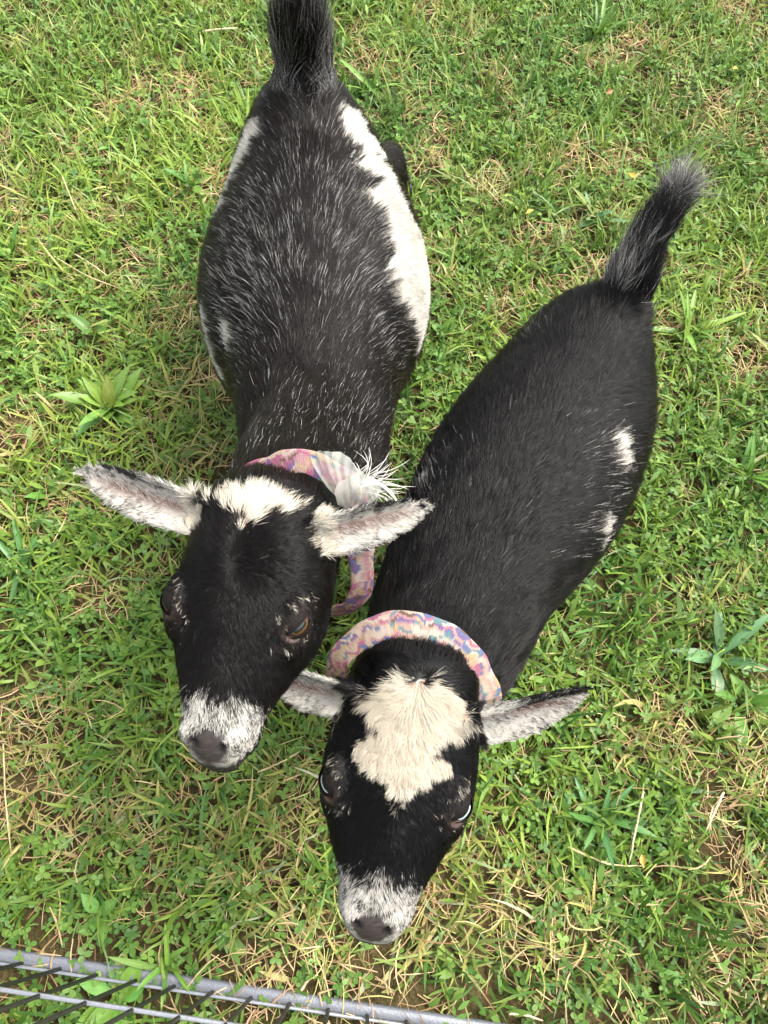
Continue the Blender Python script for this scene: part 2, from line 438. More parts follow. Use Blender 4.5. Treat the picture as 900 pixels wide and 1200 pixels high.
def ear_points(ear, ns=18, nf=13):
    """ear blade as a cupped sheet with thickness; returns a closed grid"""
    base, tip, g, wid = ear['base'], ear['tip'], ear['g'], ear['w']
    ax = tip - base; L = np.linalg.norm(ax); ax = ax / L
    g = nrm(g - ax * np.dot(g, ax)); ac = np.cross(ax, g)
    ear.update(ax=ax, L=L, gg=g, ac=ac)
    S = np.linspace(-0.12, 1, ns); prof = np.interp(S, [-.12, 0, .12, .3, .5, .7, .85, .95, 1], [.66, .74, .86, .98, 1, .80, .50, .24, .04])
    phi = np.linspace(-1.15, 1.15, nf)
    def sheet(shift):
        V = []
        for s_, w in zip(S, prof):
            open_ = np.interp(s_, [-.12, .15, .6, 1], [1.75, 1.35, 1.0, .8])
            c = base + ax * (L * s_) + g * (0.006 * math.sin(s_ * 3.1)) + ear.get('bend', np.zeros(3)) * (s_ * s_)
            ww = wid * w
            for f in phi:
                q = f * open_
                rad = ww + shift * min(1, w * 1.4)
                V.append(c + ac * (rad * math.sin(q)) - g * (ear.get('cup', .55) * rad * math.cos(q)) + g * ear.get('cup', .55) * ww * .5)
        return np.array(V)
    A, B = sheet(-.0022), sheet(.0022); n = len(A); Q = []
    for i in range(ns - 1):
        for k in range(nf - 1):
            a = i * nf + k; Q.append((a, a + 1, a + nf + 1, a + nf)); Q.append((n + a, n + a + nf, n + a + nf + 1, n + a + 1))
    for i in range(ns - 1):
        a = i * nf; Q.append((a, a + nf, n + a + nf, n + a)); a += nf - 1; Q.append((a, n + a, n + a + nf, a + nf))
    for k in range(nf - 1):
        a = k; Q.append((a, n + a, n + a + 1, a + 1)); a = (ns - 1) * nf + k; Q.append((a, a + 1, n + a + 1, n + a))
    return np.vstack([A, B]), Q

def build_goat(cfg):
    name = cfg['name']; S = Soup()
    seed = cfg['seed']; r = np.random.default_rng(seed)
    # ---- torso
    st = catmull(np.array([[*P(u, v, z), hp * depth(P(u, v, z)) / F, bu, bd] for (u, v, z, hp, bu, bd) in cfg['torso']]), 5)
    c = st[:, :3]; tan = nrm(np.gradient(c, axis=0)); up = np.tile([0, 0, 1.0], (len(c), 1))
    lat = nrm(np.cross(tan, up)); up = nrm(np.cross(lat, tan)); up[up[:, 2] < 0] *= -1
    S.add(loft(c, lat, up, np.maximum(st[:, 3], .004), st[:, 4], st[:, 5], 36, 2.15))
    spine = c + up * st[:, 4:5]                                   # runs from the rump to the chest
    ii = len(c)
    for f, off_, dz, br in ((.22, .45, .74, (.035, .018, .018)), (.72, .50, .70, (.040, .014, .020))):   # hip bones and shoulder blades
        i = int(f * ii)
        for s in (-1, 1): S.ball(c[i] + lat[i] * s * st[i, 3] * off_ + up[i] * st[i, 4] * dz, np.array(br), np.array([tan[i], lat[i], up[i]]))
    # ---- head frame
    pp, pn = D(*cfg['poll']), D(*cfg['nose'])
    eL, eR = D(*cfg['side_a']), D(*cfg['side_b'])                 # picture-right minus picture-left gives the sideways axis
    sc = np.linalg.norm(pn - pp) / .196 if cfg.get('hs') is None else cfg['hs']
    fr = Frame(pp, pn - pp, eL - eR)
    if fr.z[2] < 0: fr = Frame(pp, pn - pp, eR - eL)
    fr.z_up = fr.z
    print(name, 'head length', np.linalg.norm(pn - pp), 'scale', sc, 'poll z', pp[2], 'nose z', pn[2], 'slope', math.degrees(math.asin(fr.x[2])))
    hd = catmull(HEAD, 4); hd = np.hstack([hd[:, :1], hd[:, 1:]]) * sc
    mid = (hd[:, 2] * .45 + hd[:, 3] * .55)
    cc = fr.w(np.stack([hd[:, 0], np.zeros(len(hd)), mid], 1))
    n = len(cc)
    S.add(loft(cc, np.tile(fr.y, (n, 1)), np.tile(fr.z, (n, 1)), hd[:, 1], hd[:, 2] - mid, mid - hd[:, 3], 32, 2.25))
    ax3 = fr.m
    for s in (-1, 1):
        S.ball(fr.w(np.array([.078, s * .044, -.016]) * sc), np.array([.022, .014, .013]) * sc, ax3)     # brow
        S.ball(fr.w(np.array([.090, s * .042, -.027]) * sc), np.array([.020, .0150, .015]) * sc, ax3)    # orbit
        S.ball(fr.w(np.array([.172, s * .0150, -.034]) * sc), np.array([.014, .0115, .014]) * sc, ax3)   # nostril wing
        S.ball(fr.w(np.array([.165, s * .018, -.052]) * sc), np.array([.024, .0135, .015]) * sc, ax3)    # upper lip
    S.ball(fr.w(np.array([.172, 0, -.068]) * sc), np.array([.022, .018, .010]) * sc, ax3)                # chin
    # ---- neck
    nk = cfg['neck_from']; nb = P(*nk[:3]); hb = fr.w(np.array([-.005, 0, -.062]) * sc)
    m1 = nb * .5 + hb * .5 + np.array([0, 0, cfg.get('neck_sag', .0)])
    path = catmull(np.array([nb, m1, hb]), 6); rr = np.interp(np.linspace(0, 1, len(path)), [0, .5, 1], [nk[3], nk[4], .045 * sc])
    S.add(tube(path, rr, 24))
    wt = P(*cfg['withers']); rp = catmull(np.array([wt, wt * .5 + m1 * .5 + np.array([0, 0, .004]), m1]), 5); S.add(tube(rp, np.interp(np.linspace(0, 1, len(rp)), [0, .5, 1], [.040, .052, .056]), 20))
    neck_axis = nrm(hb - nb)
    # ---- tail
    tp = catmull(np.array([P(u, v, z) for (u, v, z) in cfg['tail']]), 5)
    t_r = np.interp(np.linspace(0, 1, len(tp)), [0, .25, .6, 1], cfg['tail_r']); S.add(tube(tp, t_r, 14))
    # ---- legs
    legs = []
    for pts in cfg['legs']:
        q = np.array([P(u, v, z) for (u, v, z, _) in pts]); rad = np.array([w for *_, w in pts])
        lp = catmull(np.hstack([q, rad[:, None]]), 5); S.add(tube(lp[:, :3], np.maximum(lp[:, 3], .006), 14)); legs.append(lp)
        foot = q[-1]; fd = nrm(np.array([*(spine[-1] - spine[0])[:2], 0]))
        hv = np.array([[-.020, .014, 0], [.026, .016, 0], [.018, .013, .030], [-.016, .012, .034]])
        sd = np.cross([0, 0, 1], fd); V = []
        for sgn in (-1, 1):
            for x, w, z in hv: V.append(foot * [1, 1, 0] + fd * x + sd * sgn * w + np.array([0, 0, z + .001]))
        S.add((np.array(V), [(0, 1, 2, 3), (7, 6, 5, 4), (0, 4, 5, 1), (1, 5, 6, 2), (2, 6, 7, 3), (3, 7, 4, 0)]))
    # ---- ears
    ears = []
    for e in cfg['ears']:
        e = dict(e); e['base'] = fr.w(np.array(e['at']) * sc); e['tip'] = D(*e['tip'])
        e['g'] = fr.x * e['open'][0] + fr.z * e['open'][1]; e['w'] = e['w'] * sc
        S.add(ear_points(e)); ears.append(e)
    me = remesh('body', S, .0028, 6)
    V = co_of(me); N = normals_of(me)
    # ---- carve eye openings and nostrils, raise the lids
    V = relax(me, V, fr, sc, ears, tp); N = normals_of(me)
    H = fr.l(V) / sc; dV = np.zeros_like(V)
    bv0 = BVHTree.FromPolygons([tuple(v) for v in V], [tuple(t) for t in tris_of(me)])
    eyes = []
    for s in (-1, 1):
        out = nrm(np.array([.30, s * .68, .67])); ec = np.array([EYE_X, s * EYE_Y, EYE_Z])
        far = fr.w((ec + out * .06) * sc); hh = bv0.ray_cast(Vector(far), Vector(-fr.d(out)))[0]
        ec = fr.l(np.array(hh)) / sc
        a = nrm(np.array([.80, s * -.60, .05])); a = nrm(a - out * a.dot(out)); b = np.cross(out, a)
        if b[2] < 0: b = -b
        q = H - ec; xa, xb, xo = q @ a, q @ b, q @ out
        e = np.sqrt((xa / .0135) ** 2 + (xb / .0080) ** 2)
        m = (xo > -.004) & (np.abs(H[:, 1]) > .02)
        carve = m * (1 - smoothstep(.70, 1.0, e)); lid = m * np.exp(-((e - 1.3) / .35) ** 2)
        dV += (out @ fr.m)[None] * ((-.0080 * carve + .0012 * lid) * sc)[:, None]
        eyes.append((ec, out, a, b))
    for s in (-1, 1):
        q = H - np.array([.178, s * (.0125), -.030]); qy = q[:, 1] * s + .5 * q[:, 0]; e = np.sqrt((q[:, 0] / .0065) ** 2 + (qy / .0042) ** 2 + (q[:, 2] / .009) ** 2)
        dV -= N * (.006 * sc * (1 - smoothstep(.5, 1.2, e)))[:, None]
    mouth = np.exp(-((H[:, 2] + .0585 + .05 * (.19 - H[:, 0])) / .0022) ** 2) * (H[:, 0] > .12) * (np.abs(H[:, 1]) < .04)
    dV -= N * (.0025 * sc * mouth)[:, None]
    V = V + dV; me.vertices.foreach_set('co', V.astype(np.float32).ravel()); me.update(); N = normals_of(me)
    T = tris_of(me)
    root = bpy.data.objects.new(name, None); COL.objects.link(root)
    root['label'] = cfg['label']; root['category'] = 'goat'; root['group'] = 'two young goats on the lawn'
    root.location = Vector((*(spine[len(spine) // 2][:2]), 0)); root.empty_display_size = .1
    inv = Matrix.Translation(-root.location)
    bvh = BVHTree.FromPolygons([tuple(v) for v in V], [tuple(t) for t in T])
    def hit(u, v):
        d = Vector(ray(u, v)).normalized(); h = bvh.ray_cast(Vector((0, 0, CAM_H)), d)[0]
        return np.array(h) if h is not None else None
    G = dict(cfg=cfg, fr=fr, sc=sc, spine=spine, ears=ears, eyes=eyes, tail=tp, legs=legs, hit=hit, neck=(nb, hb), lat=lat)

    blobs = []
    for (u, v, rad) in cfg['white_blobs']:
        h = hit(u, v); cu, cv = cfg['torso'][len(cfg['torso']) // 2][:2]; f = 0
        while h is None and f < .5: f += .03; h = hit(u + (cu - u) * f, v + (cv - v) * f * .3)
        if h is None: continue
        blobs.append((h, rad))
    blaze = []
    for (u, v) in cfg['blaze']:
        h = hit(u, v)
        if h is None: print('no blaze hit', u, v); continue
        blaze.append(tuple((fr.l(h) / sc)[:2]))
    bc = np.mean(blaze, 0); blaze = [tuple(bc + (np.array(q_) - bc) * cfg['blaze_k']) for q_ in blaze]
    G['blaze'] = blaze

    nz1, nz2, nz3, nz4 = Noise(.03, seed + 1), Noise(.009, seed + 2), Noise(.10, seed + 3), Noise(.0045, seed + 4)

    def regions(p, nr):
        """weights and colours for points on the skin: returns region code, colour, white share"""
        h = fr.l(p) / sc; k = len(p)
        code = np.zeros(k, int)                                                # 0 body 1 head 2 ear 3 tail 4 leg
        # nearest spine station
        code[(h[:, 0] > -.022) & (h[:, 0] < .22) & (np.abs(h[:, 1]) < .075) & (h[:, 2] > -.125) & (h[:, 2] < .03)] = 1
        td = np.full(k, 9.0)
        for q_, r_ in zip(tp[2::2], t_r[2::2]): td = np.minimum(td, np.linalg.norm(p - q_, axis=1) - r_)
        along = (p - tp[0]) @ nrm(tp[-1] - tp[0])
        code[(td < .010) & (along > .030)] = 3
        code[(p[:, 2] < .20)] = 4
        es = np.zeros(k); eo = np.zeros(k); ew = np.zeros(k); ei = -np.ones(k, int)
        for i, e in enumerate(ears):
            q = p - e['base']; s_ = q @ e['ax'] / e['L']; o_ = q @ e['gg']; w_ = q @ e['ac']
            m = (s_ > .06) & (s_ < 1.1) & (np.abs(o_) < .035) & (np.abs(w_) < .035) & ((np.abs(h[:, 1]) > .054) | (s_ > .3))
            code[m] = 2; es[m] = s_[m]; ew[m] = w_[m]; ei[m] = i
            eo[m] = nr[m] @ e['gg']
        return code, h, es, eo, ew, ei, along

    def white_share(p, code, h, es, eo, ew, ei, along):
        k = len(p); w = np.zeros(k)
        wob = .006 * nz1(p) + .004 * nz2(p)
        d = np.full(k, 1.0)
        for c_, rad in blobs: d = np.minimum(d, np.linalg.norm(p - c_, axis=1) - rad)
        wb = smoothstep(.006, -.006, d + wob)
        w = np.where((code == 0) | (code == 4) | ((code == 3) & (along < .02)), wb, 0)
        hd_ = code == 1
        hx, hy, hz = h[:, 0] + .0035 * nz2(p), h[:, 1] + .0035 * nz2(p + 3.1), h[:, 2]
        bz = in_poly(hx, hy, blaze) & (hz > -.045) & (code < 2)
        w = np.where(bz, 1, w)
        # muzzle
        mz = smoothstep(cfg['muzzle'] - .013, cfg['muzzle'] + .013, h[:, 0] + .004 * nz1(p) + .005 * nz2(p * [1, 1, 1] + 4) - .25 * np.maximum(np.abs(h[:, 1]) - .02, 0))
        mid_dark = cfg['muzzle_dark'] * np.exp(-(h[:, 1] / .017) ** 2) * smoothstep(.148, .170, h[:, 0])
        lip = smoothstep(-.044, -.052, h[:, 2]) + .8 * np.exp(-(h[:, 1] / .0016) ** 2) * (h[:, 2] < -.036) + .45 * smoothstep(.0, .7, nz2(p + 8)) * smoothstep(.165, .18, h[:, 0])
        wm = mz * (.92 - .55 * smoothstep(-.1, .9, .8 * nz4(p) + .6 * nz2(p + 6))) * (1 - mid_dark) * (1 - np.clip(lip, 0, 1))
        w = np.where(hd_, np.maximum(w, wm), w)
        # pale flecks by the inner corner of the eyes
        for (ec, out, a, b) in eyes:
            q = h - ec; e = np.sqrt(((q @ a) / .0135) ** 2 + ((q @ b) / .008) ** 2)
            fl = np.exp(-((e - 1.7) / .3) ** 2) * smoothstep(.4, 1.0, nz2(p * 1.3 + 2)) * .42
            w = np.where(hd_ & (np.abs(q @ out) < .02), np.maximum(w, fl), w)
        # ears: white inside, speckled behind, black leading edge
        em = code == 2
        back = smoothstep(.15, -.45, eo)
        spk = smoothstep(-.1, .8, .9 * nz4(p) + .5 * nz2(p) + .4 * nz1(p)); we = .90 - .55 * spk * smoothstep(.05, .3, es) - back * (.10 + .42 * spk)
        blk = np.zeros(k)
        for i, e in enumerate(ears):
            m = ei == i
            sg = np.sign(e['ac'] @ -fr.x); blk[m] = smoothstep(.2, .55, es[m]) * smoothstep(e['dark'] - .004, e['dark'] + .004, ew[m] * sg + .003 * nz2(p[m]))
        we = we * (1 - .95 * np.clip(blk, 0, 1))
        w = np.where(em, we, w)
        for e in ears: w = np.where((code == 1) & (np.linalg.norm(p - e['base'] - e['ax'] * .012, axis=1) < cfg['ear_root'] + .004 * nz2(p)), np.maximum(w, .9), w)
        return w

    # ---- skin colours
    code, h, es, eo, ew, ei, along = regions(V, N)
    w = white_share(V, code, h, es, eo, ew, ei, along)
    DARK = np.array(cfg['dark']); WHITE = np.array([.62, .58, .51])
    skin = mixc(DARK * 1.2, WHITE * .8, w)
    part = in_poly(h[:, 0], h[:, 1], blaze) & (code < 2) & (h[:, 2] > -.045)
    skin[part] = [.50, .33, .24]
    pink = (code == 2) * smoothstep(.35, .8, eo) * np.exp(-(ew / .006) ** 2) * smoothstep(.02, .15, es) * smoothstep(.95, .6, es)
    skin = skin * (1 - pink[:, None]) + np.array([.17, .105, .088]) * pink[:, None]
    def pad_mask(h):
        return smoothstep(.168, .174, h[:, 0] + .004 * np.cos(h[:, 1] * 200)) * smoothstep(.0185, .0155, np.abs(h[:, 1]) * 1.0 + .6 * np.maximum(-.024 - h[:, 2], 0)) * smoothstep(-.0400, -.0365, h[:, 2])
    pad = pad_mask(h) * (code == 1)
    lips = (code == 1) * smoothstep(.150, .172, h[:, 0]) * smoothstep(-.041, -.047, h[:, 2])
    padc = np.array([.040, .031, .029]) * (1 + .25 * nz2(V * 3))[:, None]
    skin = skin * (1 - np.maximum(pad, lips)[:, None]) + padc * (1 - .55 * lips * (1 - pad))[:, None] * np.maximum(pad, lips)[:, None]
    for s in (-1, 1):
        q = h - np.array([.178, s * .0125, -.030]); qy = q[:, 1] * s + .5 * q[:, 0]
        e = np.sqrt((q[:, 0] / .0065) ** 2 + (qy / .0042) ** 2 + (q[:, 2] / .009) ** 2); nm_ = (code == 1) * smoothstep(1.0, .6, e)
        skin = skin * (1 - nm_[:, None]) + np.array([.006, .004, .004]) * nm_[:, None]
    hoof = p_h = smoothstep(.036, .030, V[:, 2])
    skin = skin * (1 - hoof[:, None]) + np.array([.03, .025, .02]) * hoof[:, None]
    for (ec, out, a, b) in eyes:
        q = h - ec; e = np.sqrt(((q @ a) / .0135) ** 2 + ((q @ b) / .008) ** 2); rim = (np.abs(q @ out) < .02) * smoothstep(1.2, .95, e)
        skin = skin * (1 - rim[:, None]) + np.array([.045, .026, .020]) * rim[:, None]
    at = me.attributes.new('col', 'FLOAT_COLOR', 'POINT'); c4 = np.ones((len(V), 4), np.float32); c4[:, :3] = skin
    at.data.foreach_set('color', c4.ravel())
    me.transform(inv); me.polygons.foreach_set('use_smooth', np.ones(len(me.polygons), bool))
    obj('body', me, M_SKIN, root)

    # ---- fur
    A, B, C = V[T[:, 0]], V[T[:, 1]], V[T[:, 2]]
    area = .5 * np.linalg.norm(np.cross(B - A, C - A), axis=1)
    cen = (A + B + C) / 3; cn = nrm(N[T[:, 0]] + N[T[:, 1]] + N[T[:, 2]])
    tcode = regions(cen, cn)[0]
    low = np.where(cen[:, 2] < .22, .35, 1)
    low = low * np.where((tcode == 1) & (((cen - fr.o) @ fr.z) < -.055), .4, 1) * np.where((tcode == 0) & (cen[:, 2] < .28), .7, 1)
    dens = np.choose(tcode, [4.6e5, 2.3e6, 2.0e6, 1.6e6, 2.5e5]) * low * cfg.get('density', 1) * FUR
    exp_n = area * dens; tot = int(exp_n.sum())
    idx = r.choice(len(T), tot, p=exp_n / exp_n.sum())
    b1, b2 = r.random(tot), r.random(tot); fl = b1 + b2 > 1; b1[fl], b2[fl] = 1 - b1[fl], 1 - b2[fl]
    p = A[idx] + (B[idx] - A[idx]) * b1[:, None] + (C[idx] - A[idx]) * b2[:, None]
    nr = nrm(N[T[idx, 0]] * (1 - b1 - b2)[:, None] + N[T[idx, 1]] * b1[:, None] + N[T[idx, 2]] * b2[:, None])
    code, h, es, eo, ew, ei, along = regions(p, nr)
    keep = np.ones(tot, bool)
    keep &= ~((code == 1) & (pad_mask(h) > .5)); keep &= p[:, 2] > .034
    for (ec, out, a, b) in eyes:
        q = h - ec; e = np.sqrt(((q @ a) / .0135) ** 2 + ((q @ b) / .008) ** 2)
        keep &= ~((e < .92) & (np.abs(q @ out) < .014) & (code == 1))
    p, nr, code, h, es, eo, ew, ei, along = [x[keep] for x in (p, nr, code, h, es, eo, ew, ei, along)]
    k = len(p)
    w = white_share(p, code, h, es, eo, ew, ei, along)
    white = r.random(k) < np.where(code == 0, smoothstep(.3, .7, w), np.clip(w, 0, 1))
    # flow of the coat
    ni = np.empty(k, int)
    for i in range(0, k, 50000): ni[i:i + 50000] = np.argmin(((p[i:i + 50000, None, :] - spine[None]) ** 2).sum(2), 1)
    sp_t = nrm(np.gradient(spine, axis=0)); tailward = -sp_t[ni]
    side = p - spine[ni]; side -= sp_t[ni] * (side * sp_t[ni]).sum(1, keepdims=True); side[:, 2] -= .03
    flow = tailward + nrm(side) * np.clip(np.linalg.norm(side, axis=1) / .10, 0, 1.1)[:, None] * .75
    # neck coat lies back from the head down the neck
    na = nrm(G['neck'][0] - G['neck'][1]); nt_ = (p - G['neck'][1]) @ na / np.linalg.norm(G['neck'][0] - G['neck'][1])
    nd = np.linalg.norm(p - G['neck'][1] - na * ((p - G['neck'][1]) @ na)[:, None], axis=1)
    wn = (code == 0) * smoothstep(1.5, .5, nt_) * smoothstep(.17, .08, nd)
    flow = flow * (1 - wn[:, None]) + (na + .5 * fr.d([-1, 0, .4]))[None] * wn[:, None]
    hm = code == 1
    wh = np.array(cfg['whorl']); rad = h[:, :2] - wh
    rad[:, 0] *= 1.0; loc = np.stack([np.tanh((rad[:, 0] + .012 * nz1(p + 7)) / .035) * 1.0 + .12, 1.15 * np.tanh((rad[:, 1] + .004 * nz1(p)) / .006) * np.interp(h[:, 0], [-.03, .04, .10, .17], [.40, .48, .5, .35]), -.5 * np.tanh(np.abs(rad[:, 1]) / .03)], 1)
    flow = np.where(hm[:, None], fr.d(nrm(loc)), flow)
    for i, e in enumerate(ears):
        m = ei == i; flow[m] = e['ax'] + (e['ac'][None] * np.sign(ew[m])[:, None]) * .25 + nr[m] * .1
        mi = m & (eo > .3); flow[mi] = e['ax'] * .8 + e['ac'][None] * np.sign(ew[mi] + .004)[:, None] * .6
    tm = code == 3; td = nrm(tp[-1] - tp[0]); flow[tm] = td[None] + nr[tm] * (np.interp(along[tm], [.04, .075, .11, .16], cfg['tail_out']) * cfg.get('tail_splay', 1))[:, None] + r.normal(0, .16, (tm.sum(), 3))
    lm = code == 4; flow[lm] = np.array([0, 0, -1.0])
    tuft = hm & (h[:, 0] < .1) & white
    fuzz = (np.choose(code, [.10, .17, .15, .14, .2]) * (1 + .8 * tuft))[:, None]
    cell = np.floor(p / np.where(tuft, .0075, np.choose(code, [.0085, .0050, .004, .01, .01]))[:, None] + .35 * np.stack([nz2(p), nz2(p + 1), nz2(p + 2)], 1)).astype(np.int64)
    hsh = (cell[:, 0] * 73856093 ^ cell[:, 1] * 19349663 ^ cell[:, 2] * 83492791) & 0xffff
    tab = np.random.default_rng(seed + 9).normal(size=(65536, 3))
    cl = tab[hsh]
    swirl = np.stack([nz1(p), nz1(p + 5), nz1(p + 9)], 1) * .16
    flow = nrm(flow) + cl * fuzz * .85 + r.normal(size=(k, 3)) * fuzz * .6 + swirl
    flow = nrm(flow - nr * (flow * nr).sum(1, keepdims=True))
    # lengths
    L = np.choose(code, [.021, .0085, .0044, .040, .014]) * (1 + .12 * cl[:, 0]) * r.uniform(.7, 1.15, k)
    forehead = hm * smoothstep(.055, .0, h[:, 0]) * smoothstep(-.05, -.02, h[:, 2])
    L = np.where(hm, L * (1 + cfg.get('forelock', 1.0) * forehead * np.where(white, 1.25, .6)), L)
    L = np.where(hm & (h[:, 0] > .13), L * np.interp(h[:, 0], [.13, .16, .18, .195], [.95, .6, .36, .22]), L)
    for (ec, out, a, b) in eyes:
        q = h - ec; e = np.sqrt(((q @ a) / .0135) ** 2 + ((q @ b) / .008) ** 2); L = np.where(hm & (e < 2.6) & (np.abs(q @ out) < .025), L * np.interp(e, [.9, 2.6], [.28, 1]), L)
    L = np.where(wn > .4, L * cfg.get('neck_len', .95), L)
    L = np.where((code == 2) & (eo > .2), L * 1.15, L)
    L = np.where(tm, np.interp(along, [.04, .08, .12, .17], cfg['tail_len']) * (1 + .16 * cl[:, 0]) * r.uniform(.5, 1.15, k), L)
    L = np.where((code == 0) & white, L * .62, L)
    lift = np.choose(code, [.24, .34, .22, cfg.get('tail_lift', .5), .25]) * r.uniform(.55, 1.45, k)
    lift = np.where(hm & (forehead > .3), lift * .85, lift)
    lift = np.where(tm, np.interp(along, [.04, .075, .11, .16], cfg['tail_out']) * r.uniform(.3, 1.25, k), lift)
    rad_ = np.choose(code, [.00015, .00011, .0001, .00013, .00018]) * r.uniform(.75, 1.25, k)
    # colours
    tone = np.clip(.5 + .45 * nz3(p) + .5 * (r.random(k) - .5) + .2 * cl[:, 1], 0, 1)
    col = mixc(DARK * .55, DARK * 1.25, tone)
    br = (r.random(k) < cfg['brown']) & ((code == 0))
    col[br] = col[br] * .5 + np.array([.012, .0070, .0044]) * r.uniform(.4, 1.1, (br.sum(), 1))
    for (ec, out, a, b) in eyes:
        q = h - ec; e = np.sqrt(((q @ a) / .0135) ** 2 + ((q @ b) / .008) ** 2); ring = hm & (e < 1.6 + .5 * nz2(p)) & (np.abs(q @ out) < .02) & (r.random(k) < .6); col[ring] = np.array([.020, .011, .008]) * r.uniform(.6, 1.2, (ring.sum(), 1))
    wc = mixc((.40, .375, .33), (.55, .53, .485), np.clip(tone + .1, 0, 1))
    cream = hm & (h[:, 0] < .1); wc[cream] *= np.array([1.18, 1.12, 1.01])
    col = np.where(white[:, None], wc, col)
    pk = (code == 2) & (eo > .55) & (np.abs(ew) < .004) & (es > .08) & (es < .7)
    thin = pk & (r.random(k) < .45)
    # roan hairs
    gh = np.zeros(k, bool)
    for (u, v, rad0, amt) in cfg['roan']:
        hh = hit(u, v); amt = amt * cfg.get('roan_k', 1)
        if hh is None: continue
        dd = np.linalg.norm(p - hh, axis=1); pr = amt * np.exp(-(dd / rad0) ** 2) * (.35 + .9 * smoothstep(-.4, .8, nz2(p) + .6 * nz1(p)))
        gh |= (r.random(k) < pr)
    dm = np.abs(((p - spine[ni]) * np.cross(sp_t[ni], [0, 0, 1.0])).sum(1))
    gh &= (code == 0) & ~white & (r.random(k) < smoothstep(-.004, .016, dm + .002 * nz1(p)) + .12)
    gh |= (code == 0) & (wn < .3) & (r.random(k) < cfg['grey_all'])
    gh |= tm & (r.random(k) < cfg['tail_grey'](along, np.abs((p - tp[0] - np.outer(along, nrm(tp[-1] - tp[0]))) @ np.cross(nrm(tp[-1] - tp[0]), ray(450, 200)))))
    col[gh] = mixc((.09, .085, .08), (.56, .54, .51), r.random(gh.sum()) ** 1.1)
    L = np.where(gh & (code == 0), L * r.uniform(.75, 1.1, k), L); lift = np.where(gh & (code == 0), lift * 1.15, lift); rad_ = np.where(gh, rad_ * r.uniform(.5, .85, k), rad_)
    L[thin] *= .3
    K = 5; t = np.linspace(0, 1, K)
    Pt = np.empty((k, K, 3)); Pt[:, 0] = p - nr * .0006
    for j in range(1, K):
        f = (j - .5) / (K - 1); lf = np.where(tm, lift * (1.25 - .9 * f), lift * (1 - f) ** 1.2 * 1.7 + .03)
        d_ = nrm(flow + nr * lf[:, None] + np.array([0, 0, -.10 * f]) + r.normal(0, .035, (k, 3)))
        Pt[:, j] = Pt[:, j - 1] + d_ * (L / (K - 1))[:, None]
    key = (cell[:, 0] + 4000) * 100000000 + (cell[:, 1] + 4000) * 10000 + cell[:, 2] + 4000
    _, iv = np.unique(key, return_inverse=True); cnt = np.bincount(iv)
    mean = np.stack([np.bincount(iv, p[:, q_]) / cnt for q_ in range(3)], 1)[iv] - p
    mean -= nr * (mean * nr).sum(1, keepdims=True)
    amt = np.where(tuft, .75, np.choose(code, [.34, .36, .35, .30, .4])) * r.uniform(.4, 1.1, k)
    amt = np.where(gh, amt * .35, amt)
    for j in range(1, K): Pt[:, j] += mean * (amt * (j / (K - 1)) ** 1.3)[:, None]
    make_hair('coat', Pt, rad_, col, root, inv)
    print(name, 'hairs', k, 'tris', len(T))

    # ---- whiskers of the tail tuft and chin come from the coat; eyes
    for (ec, out, a, b) in eyes:
        build_eye(root, fr, sc, ec, out, a, b, cfg)
    G['root'] = root; G['inv'] = inv
    return G

def make_hair(name, Pt, rad, col, parent, inv):
    n, K, _ = Pt.shape
    hc = bpy.data.hair_curves.new(name); hc.add_curves([K] * n)
    off = np.array(inv.translation)
    hc.attributes['position'].data.foreach_set('vector', (Pt + off).astype(np.float32).ravel())
    ra = hc.attributes.get('radius') or hc.attributes.new('radius', 'FLOAT', 'POINT')
    taper = np.interp(np.linspace(0, 1, K), [0, .4, .8, 1], [1, .95, .6, .15])
    ra.data.foreach_set('value', (rad[:, None] * taper[None]).astype(np.float32).ravel())
    ca = hc.attributes.new('col', 'FLOAT_COLOR', 'CURVE'); c4 = np.ones((n, 4), np.float32); c4[:, :3] = col
    ca.data.foreach_set('color', c4.ravel())
    return obj(name, hc, M_FUR, parent)

def cap_mesh(name, R, f, n_r=6, n_a=28):
    """patch of a sphere of radius R about +Z; f(angle) gives its angular reach"""
    V = [(0, 0, R)]; Q = []
    for i in range(1, n_r + 1):
        for k in range(n_a):
            a = 2 * np.pi * k / n_a; t = f(a) * i / n_r
            V.append((R * math.sin(t) * math.cos(a), R * math.sin(t) * math.sin(a), R * math.cos(t)))
    for k in range(n_a): Q.append((0, 1 + k, 1 + (k + 1) % n_a))
    for i in range(n_r - 1):
        for k in range(n_a):
            k2 = (k + 1) % n_a; Q.append((1 + i * n_a + k, 1 + (i + 1) * n_a + k, 1 + (i + 1) * n_a + k2, 1 + i * n_a + k2))
    return mesh_from(name, V, Q)

